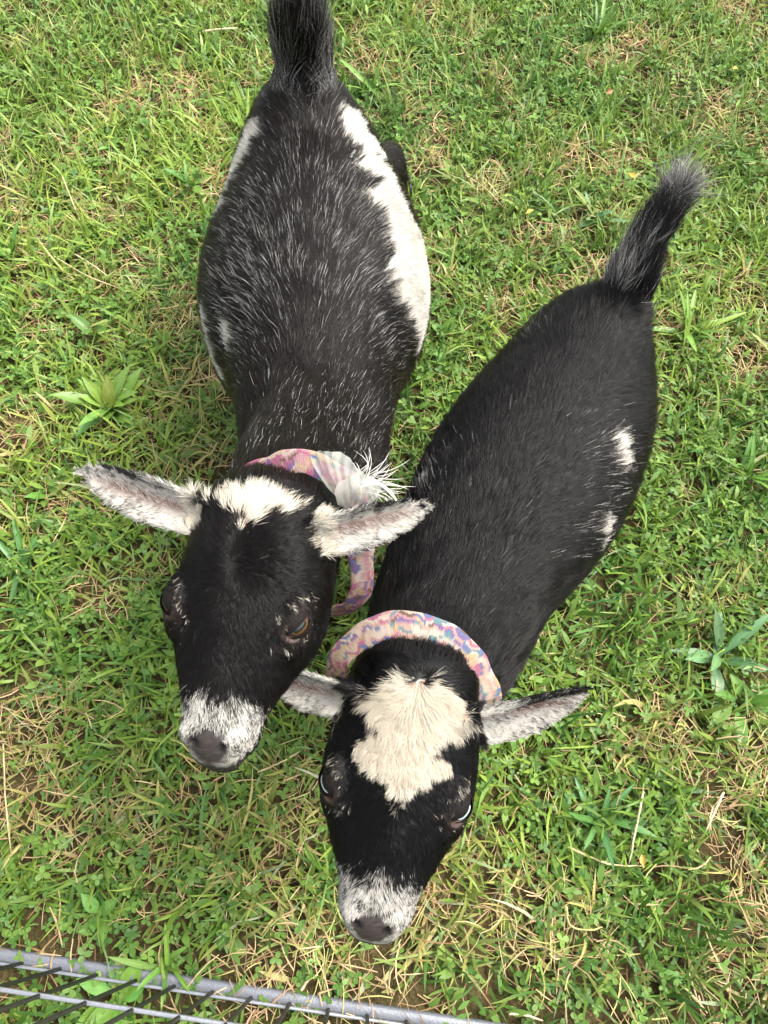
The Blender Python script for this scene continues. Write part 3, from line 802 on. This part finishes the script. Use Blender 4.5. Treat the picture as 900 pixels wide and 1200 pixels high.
M_EYEBALL = plain_mat('eyeball', (.05, .035, .03), .12, .6)
M_PUPIL = plain_mat('pupil', (.006, .008, .012), .05, .8)
def build_eye(root, fr, sc, ec, out, a, b, cfg):
    s = Soup(); s.ball(np.zeros(3), EYE_R * sc, seg=24)
    ball = obj('eye', s.mesh('eye'), M_EYEBALL, root)
    o = fr.d(out); aw = fr.d(a); bw = fr.d(b)
    if np.dot(np.cross(aw, bw), o) < 0: aw = -aw
    c = fr.w((ec - out * .0125) * sc)
    m = Matrix([[aw[0], bw[0], o[0], c[0]], [aw[1], bw[1], o[1], c[1]], [aw[2], bw[2], o[2], c[2]], [0, 0, 0, 1]])
    ball.matrix_basis = Matrix.Translation(-root.location) @ m
    Rr = EYE_R * sc
    ir = obj('iris', cap_mesh('iris', Rr * 1.012, lambda t: .62), cfg['iris'], ball)
    obj('pupil', cap_mesh('pupil', Rr * 1.025, lambda t: 1 / ((abs(math.cos(t)) / cfg['pupil'][0]) ** 4 + (abs(math.sin(t)) / cfg['pupil'][1]) ** 4) ** (1 / 4)), M_PUPIL, ball)
    for sgn, gape in ((1, cfg['gape'][0]), (-1, cfg['gape'][1])):                # upper and lower lid, shells round the ball
        V, Q = [], []; nf, nt = 25, 9
        for shell in (1.07, 1.17):
            for i in range(nf):
                ph = -1.45 + 2.9 * i / (nf - 1); e0 = gape * max(0, math.cos(ph * 1.35)) if abs(ph) < 1.16 else 0
                for k in range(nt):
                    th = e0 + (1.35 - e0) * k / (nt - 1); rr = Rr * (shell if k else 1.12)
                    V.append((rr * math.cos(th) * math.sin(ph), rr * sgn * math.sin(th), rr * math.cos(th) * math.cos(ph)))
        n = nf * nt
        for i in range(nf - 1):
            for k in range(nt - 1):
                a_ = i * nt + k; Q.append((a_, a_ + 1, a_ + nt + 1, a_ + nt)); Q.append((n + a_, n + a_ + nt, n + a_ + nt + 1, n + a_ + 1))
        obj('eyelid', mesh_from('eyelid', V, Q), M_LID, ball)

M_LID = plain_mat('eyelid_skin', (.007, .005, .0045), .7, .15, noise=.3, nscale=600, bump=.5)
def iris_mat(name, c1, c2):
    m = plain_mat(name, c1, .1, .7, noise=.3, nscale=900)
    return m

FUR = 1.0
LEFT = dict(
    name='goat', seed=100,
    label='black goat with white flanks, ruffled bow on its collar and brown eyes',
    # picture column, row, height of the widest point, half width in pixels, reach above, reach below
    torso=[(358, 95, .385, 8, .03, .05), (358, 108, .375, 32, .055, .10), (358, 135, .37, 56, .068, .13), (361, 175, .36, 82, .078, .15), (366, 225, .34, 101, .095, .15), (370, 285, .325, 123, .115, .145),
           (370, 345, .32, 134, .122, .15), (368, 395, .32, 127, .122, .145), (369, 437, .33, 102, .115, .14), (369, 475, .34, 89, .105, .14), (369, 520, .35, 84, .09, .13), (368, 570, .36, 72, .06, .10), (366, 600, .36, 40, .03, .05)],
    poll=(296, 592, .560), nose=(223, 902, .520), side_a=(382, 640, .565), side_b=(203, 613, .583),
    neck_from=(368, 535, .345, .070, .060), neck_sag=.015, withers=(369, 462, .385),
    tail=[(359, 135, .405), (357, 88, .445), (353, 45, .49), (349, 5, .525)],
    legs=[[(425, 250, .30, .05), (450, 205, .27, .035), (458, 180, .21, .020), (466, 195, .10, .013), (474, 222, .012, .012)],
          [(300, 250, .30, .05), (300, 240, .24, .035), (305, 260, .18, .020), (318, 330, .10, .013), (325, 380, .012, .012)],
          [(320, 520, .30, .045), (325, 590, .20, .024), (335, 680, .10, .015), (345, 740, .012, .012)],
          [(405, 520, .30, .045), (395, 590, .20, .024), (380, 680, .10, .015), (365, 735, .012, .012)]],
    ears=[dict(at=(.010, -.050, -.022), tip=(80, 546, .590), open=(.55, .85), w=.0205, cup=.6, dark=.009),
          dict(at=(.010, .050, -.022), tip=(512, 590, .575), open=(.75, .70), w=.0195, cup=.65, dark=.009)],
    white_blobs=[(414, 140, .022), (428, 165, .030), (444, 200, .034), (462, 240, .038), (478, 285, .044), (488, 330, .052), (492, 362, .040), (500, 395, .026), (505, 310, .06),
                 (292, 158, .024), (278, 190, .030), (266, 218, .029), (258, 242, .020), (268, 390, .014), (236, 375, .022), (238, 400, .022), (246, 425, .020), (256, 442, .014)],
    roan=[(300, 300, .07, .32), (440, 300, .07, .32), (370, 200, .07, .22), (270, 340, .05, .38), (290, 385, .05, .34), (360, 130, .06, .13), (450, 380, .06, .28), (420, 505, .07, .26), (330, 500, .06, .18), (370, 300, .08, .12), (290, 240, .05, .2), (430, 230, .05, .22)],
    grey_all=.005, roan_k=.46, ear_root=.020, tail_splay=1.0, tail_lift=.5, tail_out=[.30, .60, .50, .35], tail_r=[.050, .043, .027, .012], tail_len=[.032, .048, .042, .036], tail_grey=lambda al, x: .10 + .40 * smoothstep(.012, .030, x) * smoothstep(.16, .08, al), brown=.45, dark=(.0038, .0027, .0023),
    blaze=[(243, 588), (258, 574), (290, 568), (318, 572), (348, 582), (366, 604), (340, 604), (312, 604), (296, 612), (288, 632), (282, 622), (276, 610), (258, 604)],
    muzzle=.147, muzzle_dark=.62, whorl=(.052, -.003), forelock=.45, blaze_k=.76, pupil=(.50, .20), gape=(.16, .36), iris=iris_mat('amber_iris', (.10, .048, .02), (.1, .05, .02)))
RIGHT = dict(
    name='goat', seed=300,
    label='black goat with a broad white forehead, two white side spots and pale eyes',
    torso=[(738, 352, .365, 8, .03, .05), (725, 364, .355, 36, .05, .09), (703, 392, .345, 66, .07, .12), (681, 432, .335, 86, .085, .135), (661, 482, .325, 104, .10, .14), (622, 553, .32, 117, .11, .145),
           (582, 618, .325, 112, .108, .14), (550, 676, .335, 98, .10, .135), (526, 735, .345, 94, .085, .13), (508, 800, .35, 76, .06, .10), (500, 830, .35, 40, .03, .05)],
    poll=(484, 806, .600), nose=(428, 1128, .562), side_a=(566, 850, .615), side_b=(386, 822, .625),
    neck_from=(524, 738, .345, .068, .058), neck_sag=.01, withers=(566, 648, .375),
    tail=[(722, 378, .385), (737, 332, .425), (757, 285, .46), (790, 232, .485)],
    legs=[[(730, 440, .28, .045), (722, 450, .22, .03), (712, 470, .16, .018), (690, 540, .08, .012), (680, 570, .012, .012)],
          [(650, 420, .28, .045), (645, 430, .22, .03), (640, 450, .16, .018), (625, 520, .08, .012), (615, 560, .012, .012)],
          [(490, 720, .30, .042), (485, 780, .20, .023), (480, 850, .10, .014), (478, 900, .012, .012)],
          [(570, 730, .30, .042), (560, 790, .20, .023), (545, 850, .10, .014), (535, 900, .012, .012)]],
    ears=[dict(at=(.018, .050, -.024), tip=(700, 816, .600), open=(.80, .50), w=.0225, cup=.85, dark=.003, bend=np.array([0, .006, .006])),
          dict(at=(.018, -.050, -.024), tip=(290, 783, .66), open=(.6, .8), w=.020, cup=.6, dark=.010)],
    white_blobs=[(728, 520, .013), (729, 530, .013), (732, 540, .010), (705, 612, .010), (709, 622, .012), (707, 634, .008), (497, 562, .010)],
    roan=[(700, 610, .03, .2), (720, 530, .03, .2), (625, 390, .015, .25), (495, 565, .03, .25), (640, 560, .10, .007), (580, 650, .08, .005)],
    grey_all=.0005, ear_root=.012, tail_r=[.042, .031, .015, .010], tail_out=[.35, .45, .28, .36], tail_len=[.030, .036, .040, .075], tail_grey=lambda al, x: .03 + .45 * smoothstep(.010, .026, x) * smoothstep(.10, .06, al) + .62 * smoothstep(.105, .140, al), brown=.22, dark=(.0026, .0023, .0025),
    blaze=[(415, 812), (440, 806), (470, 792), (500, 792), (535, 806), (552, 826), (556, 846), (540, 862), (513, 866), (511, 880), (532, 896), (524, 914), (496, 926), (478, 934), (465, 944), (450, 922), (436, 906), (410, 894), (414, 876), (437, 852), (444, 838), (424, 824)],
    muzzle=.145, muzzle_dark=.30, whorl=(-.004, .004), forelock=.55, blaze_k=.90, pupil=(.42, .13), gape=(.10, .50), iris=iris_mat('pale_iris', (.46, .56, .60), (.4, .5, .55)))
GL = build_goat(LEFT)
GR = build_goat(RIGHT)

# ================================================================== COLLARS
def cloth_mat(name, scale, trans=0.0):
    m = attr_mat(name, .8, .2); t = m.node_tree; b = t.nodes['Principled BSDF']
    tc = t.nodes.new('ShaderNodeTexCoord'); nz = t.nodes.new('ShaderNodeTexNoise'); nz.inputs['Scale'].default_value = scale
    t.links.new(tc.outputs['Object'], nz.inputs['Vector'])
    bp = t.nodes.new('ShaderNodeBump'); bp.inputs['Strength'].default_value = .5; bp.inputs['Distance'].default_value = .001
    t.links.new(nz.outputs['Fac'], bp.inputs['Height']); t.links.new(bp.outputs[0], b.inputs['Normal'])
    return m
M_CLOTH = cloth_mat('woven_cloth', 900)
PAL = np.array([(.72, .52, .38), (.70, .40, .30), (.62, .13, .28), (.26, .13, .38), (.14, .20, .46), (.15, .33, .36), (.68, .48, .20), (.22, .13, .08), (.74, .60, .48), (.66, .30, .34)])

def collar(G, label, right, left, top, under, width, seed, weights):
    r = np.random.default_rng(seed)
    Rp, Lp, Tp = D(*right), D(*left), D(*top); C = (Rp + Lp) / 2; A = (Rp - Lp) / 2; B = Tp - C; U = np.array(under)
    nt_, ns = 900, 36
    th = np.arange(nt_) * 2 * np.pi / nt_
    cen = C + np.cos(th)[:, None] * A + np.where(np.sin(th)[:, None] > 0, np.sin(th)[:, None] * B, -np.sin(th)[:, None] * U)
    nz = Noise(.05, seed)
    cen += nrm(cen - C) * (.0022 * nz(cen))[:, None]
    na = nrm(G['neck'][1] - G['neck'][0])
    rad = nrm(cen - C); tan = nrm(np.roll(cen, -1, 0) - np.roll(cen, 1, 0))
    acr = nrm(na[None] * .45 + np.array([0, 0, .1]) - rad * .95); acr = nrm(acr - tan * (acr * tan).sum(1, keepdims=True)); nor = np.cross(tan, acr)
    ps = np.arange(ns) * 2 * np.pi / ns
    cw = np.sign(np.cos(ps)) * np.abs(np.cos(ps)) ** .7; cn = np.sign(np.sin(ps)) * np.abs(np.sin(ps)) ** .7
    w2 = width / 2 * (1 + .10 * nz(cen * 1.7 + 4))
    V = cen[:, None] + acr[:, None] * (w2[:, None] * cw)[..., None] + nor[:, None] * (.0016 * cn)[None, :, None]
    i, k = np.meshgrid(np.arange(nt_), np.arange(ns), indexing='ij'); i2 = (i + 1) % nt_; k2 = (k + 1) % ns
    Q = np.stack([i * ns + k, i * ns + k2, i2 * ns + k2, i2 * ns + k], 2).reshape(-1, 4)
    # printed wavy dashes
    wts = np.array(weights, float); wts /= wts.sum()
    al = th / (2 * np.pi) * 46; ac = cw
    ID = np.floor(al[:, None] + .55 * np.abs(((ac[None] * 1.6 + .25 * al[:, None]) % 2) - 1) + .35 * nz(cen * 3)[:, None]).astype(int)
    row = np.floor((ac[None] + 1) * 4.2 + .7 * np.sin(al[:, None] * 1.7) + .5 * np.sin(al[:, None] * 4.1)).astype(int)
    tab = r.choice(len(PAL), 4096, p=wts); sub = tab[(ID * 7 + (row // 2) * 131 + (row % 3 == 0) * 977) % 4096]
    c = PAL[sub] * .50; c = c * .72 + c.mean(2, keepdims=True) * np.array([.30, .27, .25]); c = c * r.uniform(.75, 1.12, sub.shape)[..., None]
    me = quad_mesh('collar', V.reshape(-1, 3), Q, c.reshape(-1, 3)); me.transform(G['inv'])
    o = obj('collar', me, M_CLOTH, G['root']); o['label'] = label
    return o, C

def sheet_mat():
    m, t, b = new_mat('tulle')
    b.inputs['Base Color'].default_value = (.58, .60, .54, 1); b.inputs['Roughness'].default_value = .7
    tr = t.nodes.new('ShaderNodeBsdfTransparent'); tl = t.nodes.new('ShaderNodeBsdfTranslucent'); tl.inputs[0].default_value = (.58, .60, .54, 1)
    m1 = t.nodes.new('ShaderNodeMixShader'); m1.inputs[0].default_value = .35; m2 = t.nodes.new('ShaderNodeMixShader')
    tc = t.nodes.new('ShaderNodeTexCoord'); nz = t.nodes.new('ShaderNodeTexNoise'); nz.inputs['Scale'].default_value = 60
    mr = t.nodes.new('ShaderNodeMapRange'); mr.inputs['To Min'].default_value = .30; mr.inputs['To Max'].default_value = .85
    t.links.new(tc.outputs['Object'], nz.inputs['Vector']); t.links.new(nz.outputs['Fac'], mr.inputs['Value']); t.links.new(mr.outputs[0], m2.inputs[0])
    t.links.new(b.outputs[0], m1.inputs[1]); t.links.new(tl.outputs[0], m1.inputs[2]); t.links.new(m1.outputs[0], m2.inputs[1]); t.links.new(tr.outputs[0], m2.inputs[2])
    t.links.new(m2.outputs[0], t.nodes['Material Output'].inputs['Surface'])
    return m

def fan(name, knot, rim, mat, parent, inv, ruffle, seed):
    """ruffled net petal: a knot and a rim polyline, both in space"""
    rim = catmull(np.array(rim), 8); n = len(rim); m = 10; V, Q = [], []
    r = np.random.default_rng(seed); ph = r.uniform(0, 6)
    nor = nrm(np.cross(rim[-1] - knot, rim[0] - knot)); nor = nor if nor[2] > 0 else -nor
    for i in range(m + 1):
        f = i / m
        for k in range(n):
            p = knot + (rim[k] - knot) * f + nor * (ruffle * f * (math.sin(k / n * 13 + ph) + .6 * math.sin(k / n * 37 + f * 3)) + ruffle * .5 * f * math.sin(f * 17 + k * .4) + .012 * math.sin(f * 2.6))
            V.append(p)
    for i in range(m):
        for k in range(n - 1): a = i * n + k; Q.append((a, a + 1, a + n + 1, a + n))
    me = mesh_from(name, V, Q); me.transform(inv); return obj(name, me, mat, parent)

M_TULLE = sheet_mat()
cl, _ = collar(GL, 'pink and purple woven cloth collar', (422, 650, .640), (262, 610, .650), (362, 545, .596), (.02, -.035, -.085), .021, 5, [2, 3, 5, 2, 1, .5, 2, 1, 1, 3])
cr, _ = collar(GR, 'cream, blue and pink woven cloth collar', (574, 818, .655), (392, 800, .665), (483, 733, .640), (0, -.03, -.085), .0225, 6, [4, 3, 1.5, 1.5, 2.2, 1.2, 1.5, .8, 3, 2])
K_ = D(412, 598, .606)
fan('ruffle', K_, [D(366, 530, .598), D(384, 525, .592), D(406, 531, .588), D(432, 552, .590)], M_TULLE, cl, GL['inv'], .0022, 1)
fan('ruffle', K_, [D(402, 560, .590), D(428, 550, .586), D(450, 562, .588), D(446, 582, .592), D(430, 604, .600)], M_TULLE, cl, GL['inv'], .0026, 2)
def wisps():
    r = np.random.default_rng(4); n = 46; Pt = np.empty((n, 6, 3))
    a = D(428, 566, .594)
    for i in range(n):
        ang = r.uniform(-.9, 1.1); L = r.uniform(.014, .034); cx = math.cos(ang); sy = math.sin(ang); cu = r.normal(0, .5)
        st_ = a + (RC @ np.array([r.uniform(-.010, .012), r.uniform(-.012, .008), 0]))
        for j in range(6):
            f = j / 5; q = ang + cu * f
            Pt[i, j] = st_ + RC @ np.array([L * f * math.cos(q), L * f * math.sin(q) * .8, .012 * f - .01 * f * f])
    make_hair('feather_wisps', Pt, np.full(n, .00022), np.full((n, 3), .75) * [1, .98, .9], cl, GL['inv'])
    q = catmull(np.array([D(420, 572, .594), D(440, 566, .590), D(456, 576, .590), D(468, 592, .594)]), 6)
    V, Q = tube(q, np.interp(np.linspace(0, 1, len(q)), [0, .7, 1], [.0016, .0015, .0006]), 6)
    me = mesh_from('feather_quill', V, Q); me.transform(GL['inv']); obj('feather_quill', me, plain_mat('feather', (.78, .76, .68), .6), cl)
wisps()

# ================================================================== WIRE PEN
def build_pen():
    M_RAIL = plain_mat('hammered_grey_paint', (.165, .175, .20), .40, .5, .30, noise=.10, nscale=420, bump=.3)
    M_WIRE = plain_mat('galvanised_wire', (.34, .35, .38), .35, .5, .6, noise=.15, nscale=300)
    M_BAR = plain_mat('dark_coated_bar', (.030, .029, .024), .5, .4, .0, noise=.25, nscale=300)
    a, b = P(0, 1118, .012), P(560, 1203, .012)
    d = nrm(b - a); root = bpy.data.objects.new('wire_pen_panel', None); COL.objects.link(root)
    o = a - d * .40; root.location = Vector((o[0], o[1], 0))
    root['label'] = 'grey metal wire pen panel standing in the grass at the bottom edge'; root['category'] = 'fence panel'
    L = 1.5; inv = Matrix.Translation(-root.location)
    side = np.array([-d[1], d[0], 0])
    def bar(name, p, q, rad, mat, seg=10):
        V, Q = tube([p, p * .5 + q * .5, q], rad, seg); me = mesh_from(name, V, Q); me.transform(inv); return obj(name, me, mat, root)
    # flattened bottom and top rails
    for nm, z in (('bottom_rail', .012), ('top_rail', .60)):
        n = 2; th = np.arange(16) * 2 * np.pi / 16; V = []
        for e in np.linspace(0, L, 13):
            c = o + d * e; c[2] = z
            V.append(c + side * (np.sign(np.cos(th)) * np.abs(np.cos(th)) ** .6 * .0075)[:, None] + np.array([0, 0, 1]) * (np.sign(np.sin(th)) * np.abs(np.sin(th)) ** .6 * .0078)[:, None])
        V = np.vstack(V); Q = []
        for i in range(12):
            for k in range(16): k2 = (k + 1) % 16; Q.append((i * 16 + k, i * 16 + k2, (i + 1) * 16 + k2, (i + 1) * 16 + k))
        Q += [tuple(range(16))[::-1], tuple(12 * 16 + k for k in range(16))]
        me = mesh_from(nm, V, Q); me.transform(inv); obj(nm, me, M_RAIL, root)
    for z in (.028, .205):
        p = o + d * .005; p[2] = z; q = o + d * (L - .005); q[2] = z
        off = -side * (.0075 if z < .1 else .0045)
        bar('cross_wire', p + off, q + off, .0024 if z > .1 else .0020, M_WIRE)
    x0 = np.dot(P(116, 1141, .015) - o, d); sp = np.dot(P(205, 1155, .015) - P(116, 1141, .015), d) / 2
    print('bar spacing', sp)
    k0 = int(math.floor(x0 / sp)); x = x0 - k0 * sp
    while x < L - .01:
        p = o + d * x; p[2] = .018; q = p.copy(); q[2] = .597
        bar('bar', p - side * .005, q - side * .005, .0023, M_BAR); x += sp
build_pen()

# ================================================================== WEEDS, STRAWS, FALLEN BITS
M_LEAF = attr_mat('broad_leaf', .42, .45, .22)
def leaf_mesh(L, W, lean, bend, prof, col, r, K=7, fold=.25, cup=0.0):
    """one leaf along +X from the origin: five vertices across, raised edges, ribs in colour"""
    t = np.linspace(0, 1, K + 1); ang = np.minimum(lean + bend * t, 1.66); st_ = L / K
    x = np.concatenate([[0], np.cumsum(np.sin(.5 * (ang[1:] + ang[:-1])) * st_)]); z = np.concatenate([[0], np.cumsum(np.cos(.5 * (ang[1:] + ang[:-1])) * st_)])
    w = np.interp(t, np.linspace(0, 1, len(prof)), prof) * W / 2
    sway = r.normal(0, .06) * L; V, C = [], []
    for i in range(K + 1):
        n = np.array([-math.cos(ang[i]), 0, math.sin(ang[i])])
        for s in (-1, -.5, 0, .5, 1):
            wav = .10 * w[i] * math.sin(i * 1.9 + s * 2 + sway * 300)
            V.append(np.array([x[i], s * w[i] + sway * t[i] ** 2, max(z[i], .003)]) + n * (fold * abs(s) * w[i] + wav * abs(s)))
            C.append(np.array(col) * (1.18 if s == 0 else (1.0 if abs(s) == 1 else .95)) * (1 + .10 * math.sin(i * 2.3 + s * 5)))
    Q = []
    for i in range(K):
        for k in range(4): a = i * 5 + k; Q.append((a, a + 1, a + 6, a + 5))
    return quad_mesh('leaf', np.array(V), np.array(Q), np.clip(np.array(C), 0, 1))

OVAL = [.18, .22, .55, .95, 1, .85, .5, .06]; LANCE = [.30, .42, .72, 1, .98, .78, .45, .05]; STRAP = [.7, .9, 1, 1, .92, .8, .55, .05]
def weed(name, label, cat, u, v, n, L, W, prof, lean, col, seed, spread=6.283, yaw0=0.0, group=None):
    r = np.random.default_rng(seed); c = P(u, v, 0)
    root = bpy.data.objects.new(name, None); COL.objects.link(root); root.location = Vector((c[0], c[1], .002)); root.empty_display_size = .03
    root['label'] = label; root['category'] = cat
    if group: root['group'] = group
    for i in range(n):
        tone = r.uniform(.75, 1.3); cc = np.array(col) * tone * [1 + r.normal(0, .10), 1, 1 + r.normal(0, .1)]
        if r.random() < .10: cc = cc * .5 + np.array([.26, .24, .05]) * .5
        me = leaf_mesh(L * r.uniform(.6, 1.1), W * r.uniform(.75, 1.1), max(.15, lean + r.normal(0, .3)), r.uniform(.25, .65), prof, cc, r, fold=r.uniform(.1, .4))
        o = obj('leaf', me, M_LEAF, root); o.rotation_euler = (r.normal(0, .12), 0, yaw0 + spread * (i + r.uniform(-.6, .6)) / n)
        o.location = (r.normal(0, .004), r.normal(0, .004), r.uniform(0, .008))
GREEN = (.105, .215, .035); DEEP = (.062, .155, .040); FRESH = (.15, .27, .045); GREY = (.095, .19, .075)
WEEDS = [
    ('plantain', 'large plantain rosette above the left tip of the bowed goat\'s ear', 'weed', 132, 482, 20, .085, .022, LANCE, .95, FRESH, 1),
    ('broadleaf_weed', 'single broad leaf standing left of the white flanked goat\'s belly', 'weed', 118, 398, 5, .066, .024, OVAL, .8, GREEN, 2),
    ('broadleaf_weed', 'wide leaved weed beside the white haunch at the upper left', 'weed', 228, 222, 8, .060, .022, OVAL, .95, GREEN, 3),
    ('plantain', 'narrow leaved plantain at the left edge near the top', 'weed', 18, 300, 7, .070, .016, LANCE, .75, FRESH, 4),
    ('plantain', 'plantain with long leaves near the right goat\'s tail tuft, to its left', 'weed', 694, 262, 7, .075, .015, LANCE, 1.0, GREY, 5),
    ('grass_tuft', 'bright broad bladed grass tuft just right of the black rump', 'grass tuft', 806, 392, 11, .095, .0105, STRAP, .8, FRESH, 6),
    ('plantain', 'long leaved grey green plantain at the right edge', 'weed', 838, 772, 9, .098, .018, LANCE, 1.0, GREY, 7),
    ('broadleaf_weed', 'pale leaved weed below the long plantain at the right edge', 'weed', 862, 826, 8, .062, .020, OVAL, .9, GREEN, 8),
    ('grass_tuft', 'broad bladed grass tuft under the spotted ear of the right goat', 'grass tuft', 700, 968, 10, .080, .0105, STRAP, .85, DEEP, 9),
    ('grass_tuft', 'light green grass tuft beside the tail of the upper goat', 'grass tuft', 436, 112, 8, .095, .0105, STRAP, .65, FRESH, 10),
    ('broadleaf_weed', 'lone leafed weed touching the white flank between the goats', 'weed', 522, 398, 4, .055, .020, OVAL, 1.0, GREEN, 11),
    ('grass_tuft', 'tall grass tuft at the left edge below the outstretched ear', 'grass tuft', 26, 668, 11, .085, .0095, STRAP, .75, DEEP, 12),
    ('broadleaf_weed', 'leafy weed growing behind the bottom rail of the wire pen', 'weed', 138, 1168, 8, .058, .022, OVAL, .9, FRESH, 13),
    ('grass_tuft', 'grass tuft leaning over the bottom rail of the pen', 'grass tuft', 196, 1130, 7, .066, .0075, STRAP, .7, FRESH, 14),
    ('broadleaf_weed', 'small round leaved weed low on the lawn above the pen rail', 'weed', 118, 1075, 7, .040, .017, OVAL, .9, GREEN, 15),
    ('grass_tuft', 'wide grass tuft at the top edge right of the middle', 'grass tuft', 700, 48, 9, .100, .0085, STRAP, .6, GREEN, 16),
    ('grass_tuft', 'grass tuft at the right edge level with the two spots', 'grass tuft', 872, 560, 9, .085, .0085, STRAP, .8, GREEN, 17),
    ('plantain', 'small plantain rosette by the left edge under the ear tip', 'weed', 60, 585, 7, .05, .015, LANCE, .9, GREEN, 18),
]
for w_ in WEEDS: weed(*w_, group={'plantain': 'plantains in the lawn', 'broadleaf_weed': 'broad leaved weeds in the lawn', 'grass_tuft': 'broad bladed grass tufts'}[w_[0]])

def straw(label, pts, rad, col, seed):
    r = np.random.default_rng(seed); q = np.array([P(u, v, z) for u, v, z in pts])
    q = catmull(q, 6); q += r.normal(0, .0002, q.shape)
    V, Q = tube(q, np.interp(np.linspace(0, 1, len(q)), [0, .1, .9, 1], [rad * .8, rad, rad * .75, rad * .4]), 6)
    me = mesh_from('dry_stalk', V, Q); at = me.attributes.new('col', 'FLOAT_COLOR', 'POINT')
    c4 = np.ones((len(V), 4), np.float32); c4[:, :3] = np.array(col) * (1 + .18 * np.sin(np.arange(len(V)) / 6 * .9))[:, None]; at.data.foreach_set('color', c4.ravel())
    o = obj('dry_stalk', me, M_STRAW, None, label=label, category='straw', group='dry stalks lying on the lawn'); set_origin(o, (q[0][0], q[0][1], 0))
TAN = (.50, .40, .22); PALE = (.56, .48, .30); OLD = (.36, .25, .12)
straw('long pale stalk slanting upright in the grass right of the lower goat\'s muzzle', [(754, 928, .035), (746, 968, .034), (737, 1012, .028)], .0016, PALE, 1)
straw('bent tan stalk pointing at the slanting one, lower right of the lawn', [(660, 990, .028), (700, 1008, .032), (724, 1014, .032), (756, 1015, .028)], .0014, TAN, 2)
straw('short thick stalk near the right edge below the spotted ear', [(848, 928, .030), (838, 950, .030), (827, 974, .026)], .0019, PALE, 3)
straw('thin stalk slanting across the lawn left of the roan belly', [(63, 300, .032), (100, 322, .034), (140, 338, .03)], .0013, TAN, 4)
straw('pale stalk just above the thin one left of the roan belly', [(88, 298, .035), (108, 310, .036), (128, 325, .032)], .0012, PALE, 5)
straw('upright dry stalk at the left, higher up than the crossed pair', [(73, 207, .03), (83, 232, .033), (94, 259, .028)], .0013, TAN, 6)
straw('flat pale dry blade near the top left of the tail', [(237, 37, .034), (258, 34, .036), (279, 33, .033)], .0021, PALE, 7)
straw('long dry stalk along the left edge beside the muzzle of the bowed goat', [(4, 872, .028), (6, 930, .032), (13, 1002, .028)], .0013, TAN, 8)
straw('dry stalk under the chin of the bowed goat', [(302, 905, .026), (330, 893, .03), (352, 880, .026)], .0014, TAN, 9)
straw('short stalk stub lying next to the pen rail', [(352, 1162, .018), (360, 1150, .020), (366, 1143, .018)], .0018, PALE, 10)
straw('curved yellowish stalk low on the lawn, below the bent tan stalk', [(664, 1062, .028), (668, 1084, .032), (690, 1090, .032), (706, 1086, .028)], .0013, (.42, .38, .14), 11)
straw('brown stalk in the dry patch at the right edge', [(858, 1040, .026), (872, 1072, .03), (884, 1098, .026)], .0013, OLD, 12)
straw('dry stalk at the bottom right, lying nearly level', [(596, 1188, .022), (616, 1190, .025), (636, 1196, .022)], .0014, PALE, 13)
straw('thin stalk on the lawn between the white flank and the other goat\'s tail', [(545, 205, .032), (570, 222, .034), (590, 243, .03)], .0012, TAN, 14)

def scrap(label, cat, name, u, v, z, L, W, col, seed):
    r = np.random.default_rng(seed); me = leaf_mesh(L, W, 1.35, .2, OVAL, col, r, K=5, fold=.5)
    o = obj(name, me, M_LEAF, None, label=label, category=cat); c = P(u, v, z); o.location = Vector(c); o.rotation_euler = (r.normal(0, .3), r.normal(0, .2), r.uniform(0, 6))
scrap('small orange yellow leaf scrap left of the right goat\'s tail tuft', 'leaf', 'fallen_leaf', 736, 204, .034, .018, .011, (.55, .30, .04), 1)
scrap('yellow petal like scrap left of the black rump', 'leaf', 'fallen_leaf', 616, 252, .034, .018, .010, (.58, .36, .05), 2)
scrap('brown shrivelled leaf near the top edge', 'leaf', 'fallen_leaf', 718, 106, .034, .016, .012, (.36, .17, .07), 3)
scrap('yellow scrap near the right edge at the top', 'leaf', 'fallen_leaf', 858, 82, .036, .018, .012, (.60, .52, .05), 4)
scrap('orange leaf at the end of the bent tan stalk', 'leaf', 'fallen_leaf', 755, 1017, .034, .016, .008, (.55, .32, .06), 5)
scrap('reddish brown leaf scrap left of the upper goat\'s rump', 'leaf', 'fallen_leaf', 222, 113, .034, .018, .010, (.40, .13, .05), 6)
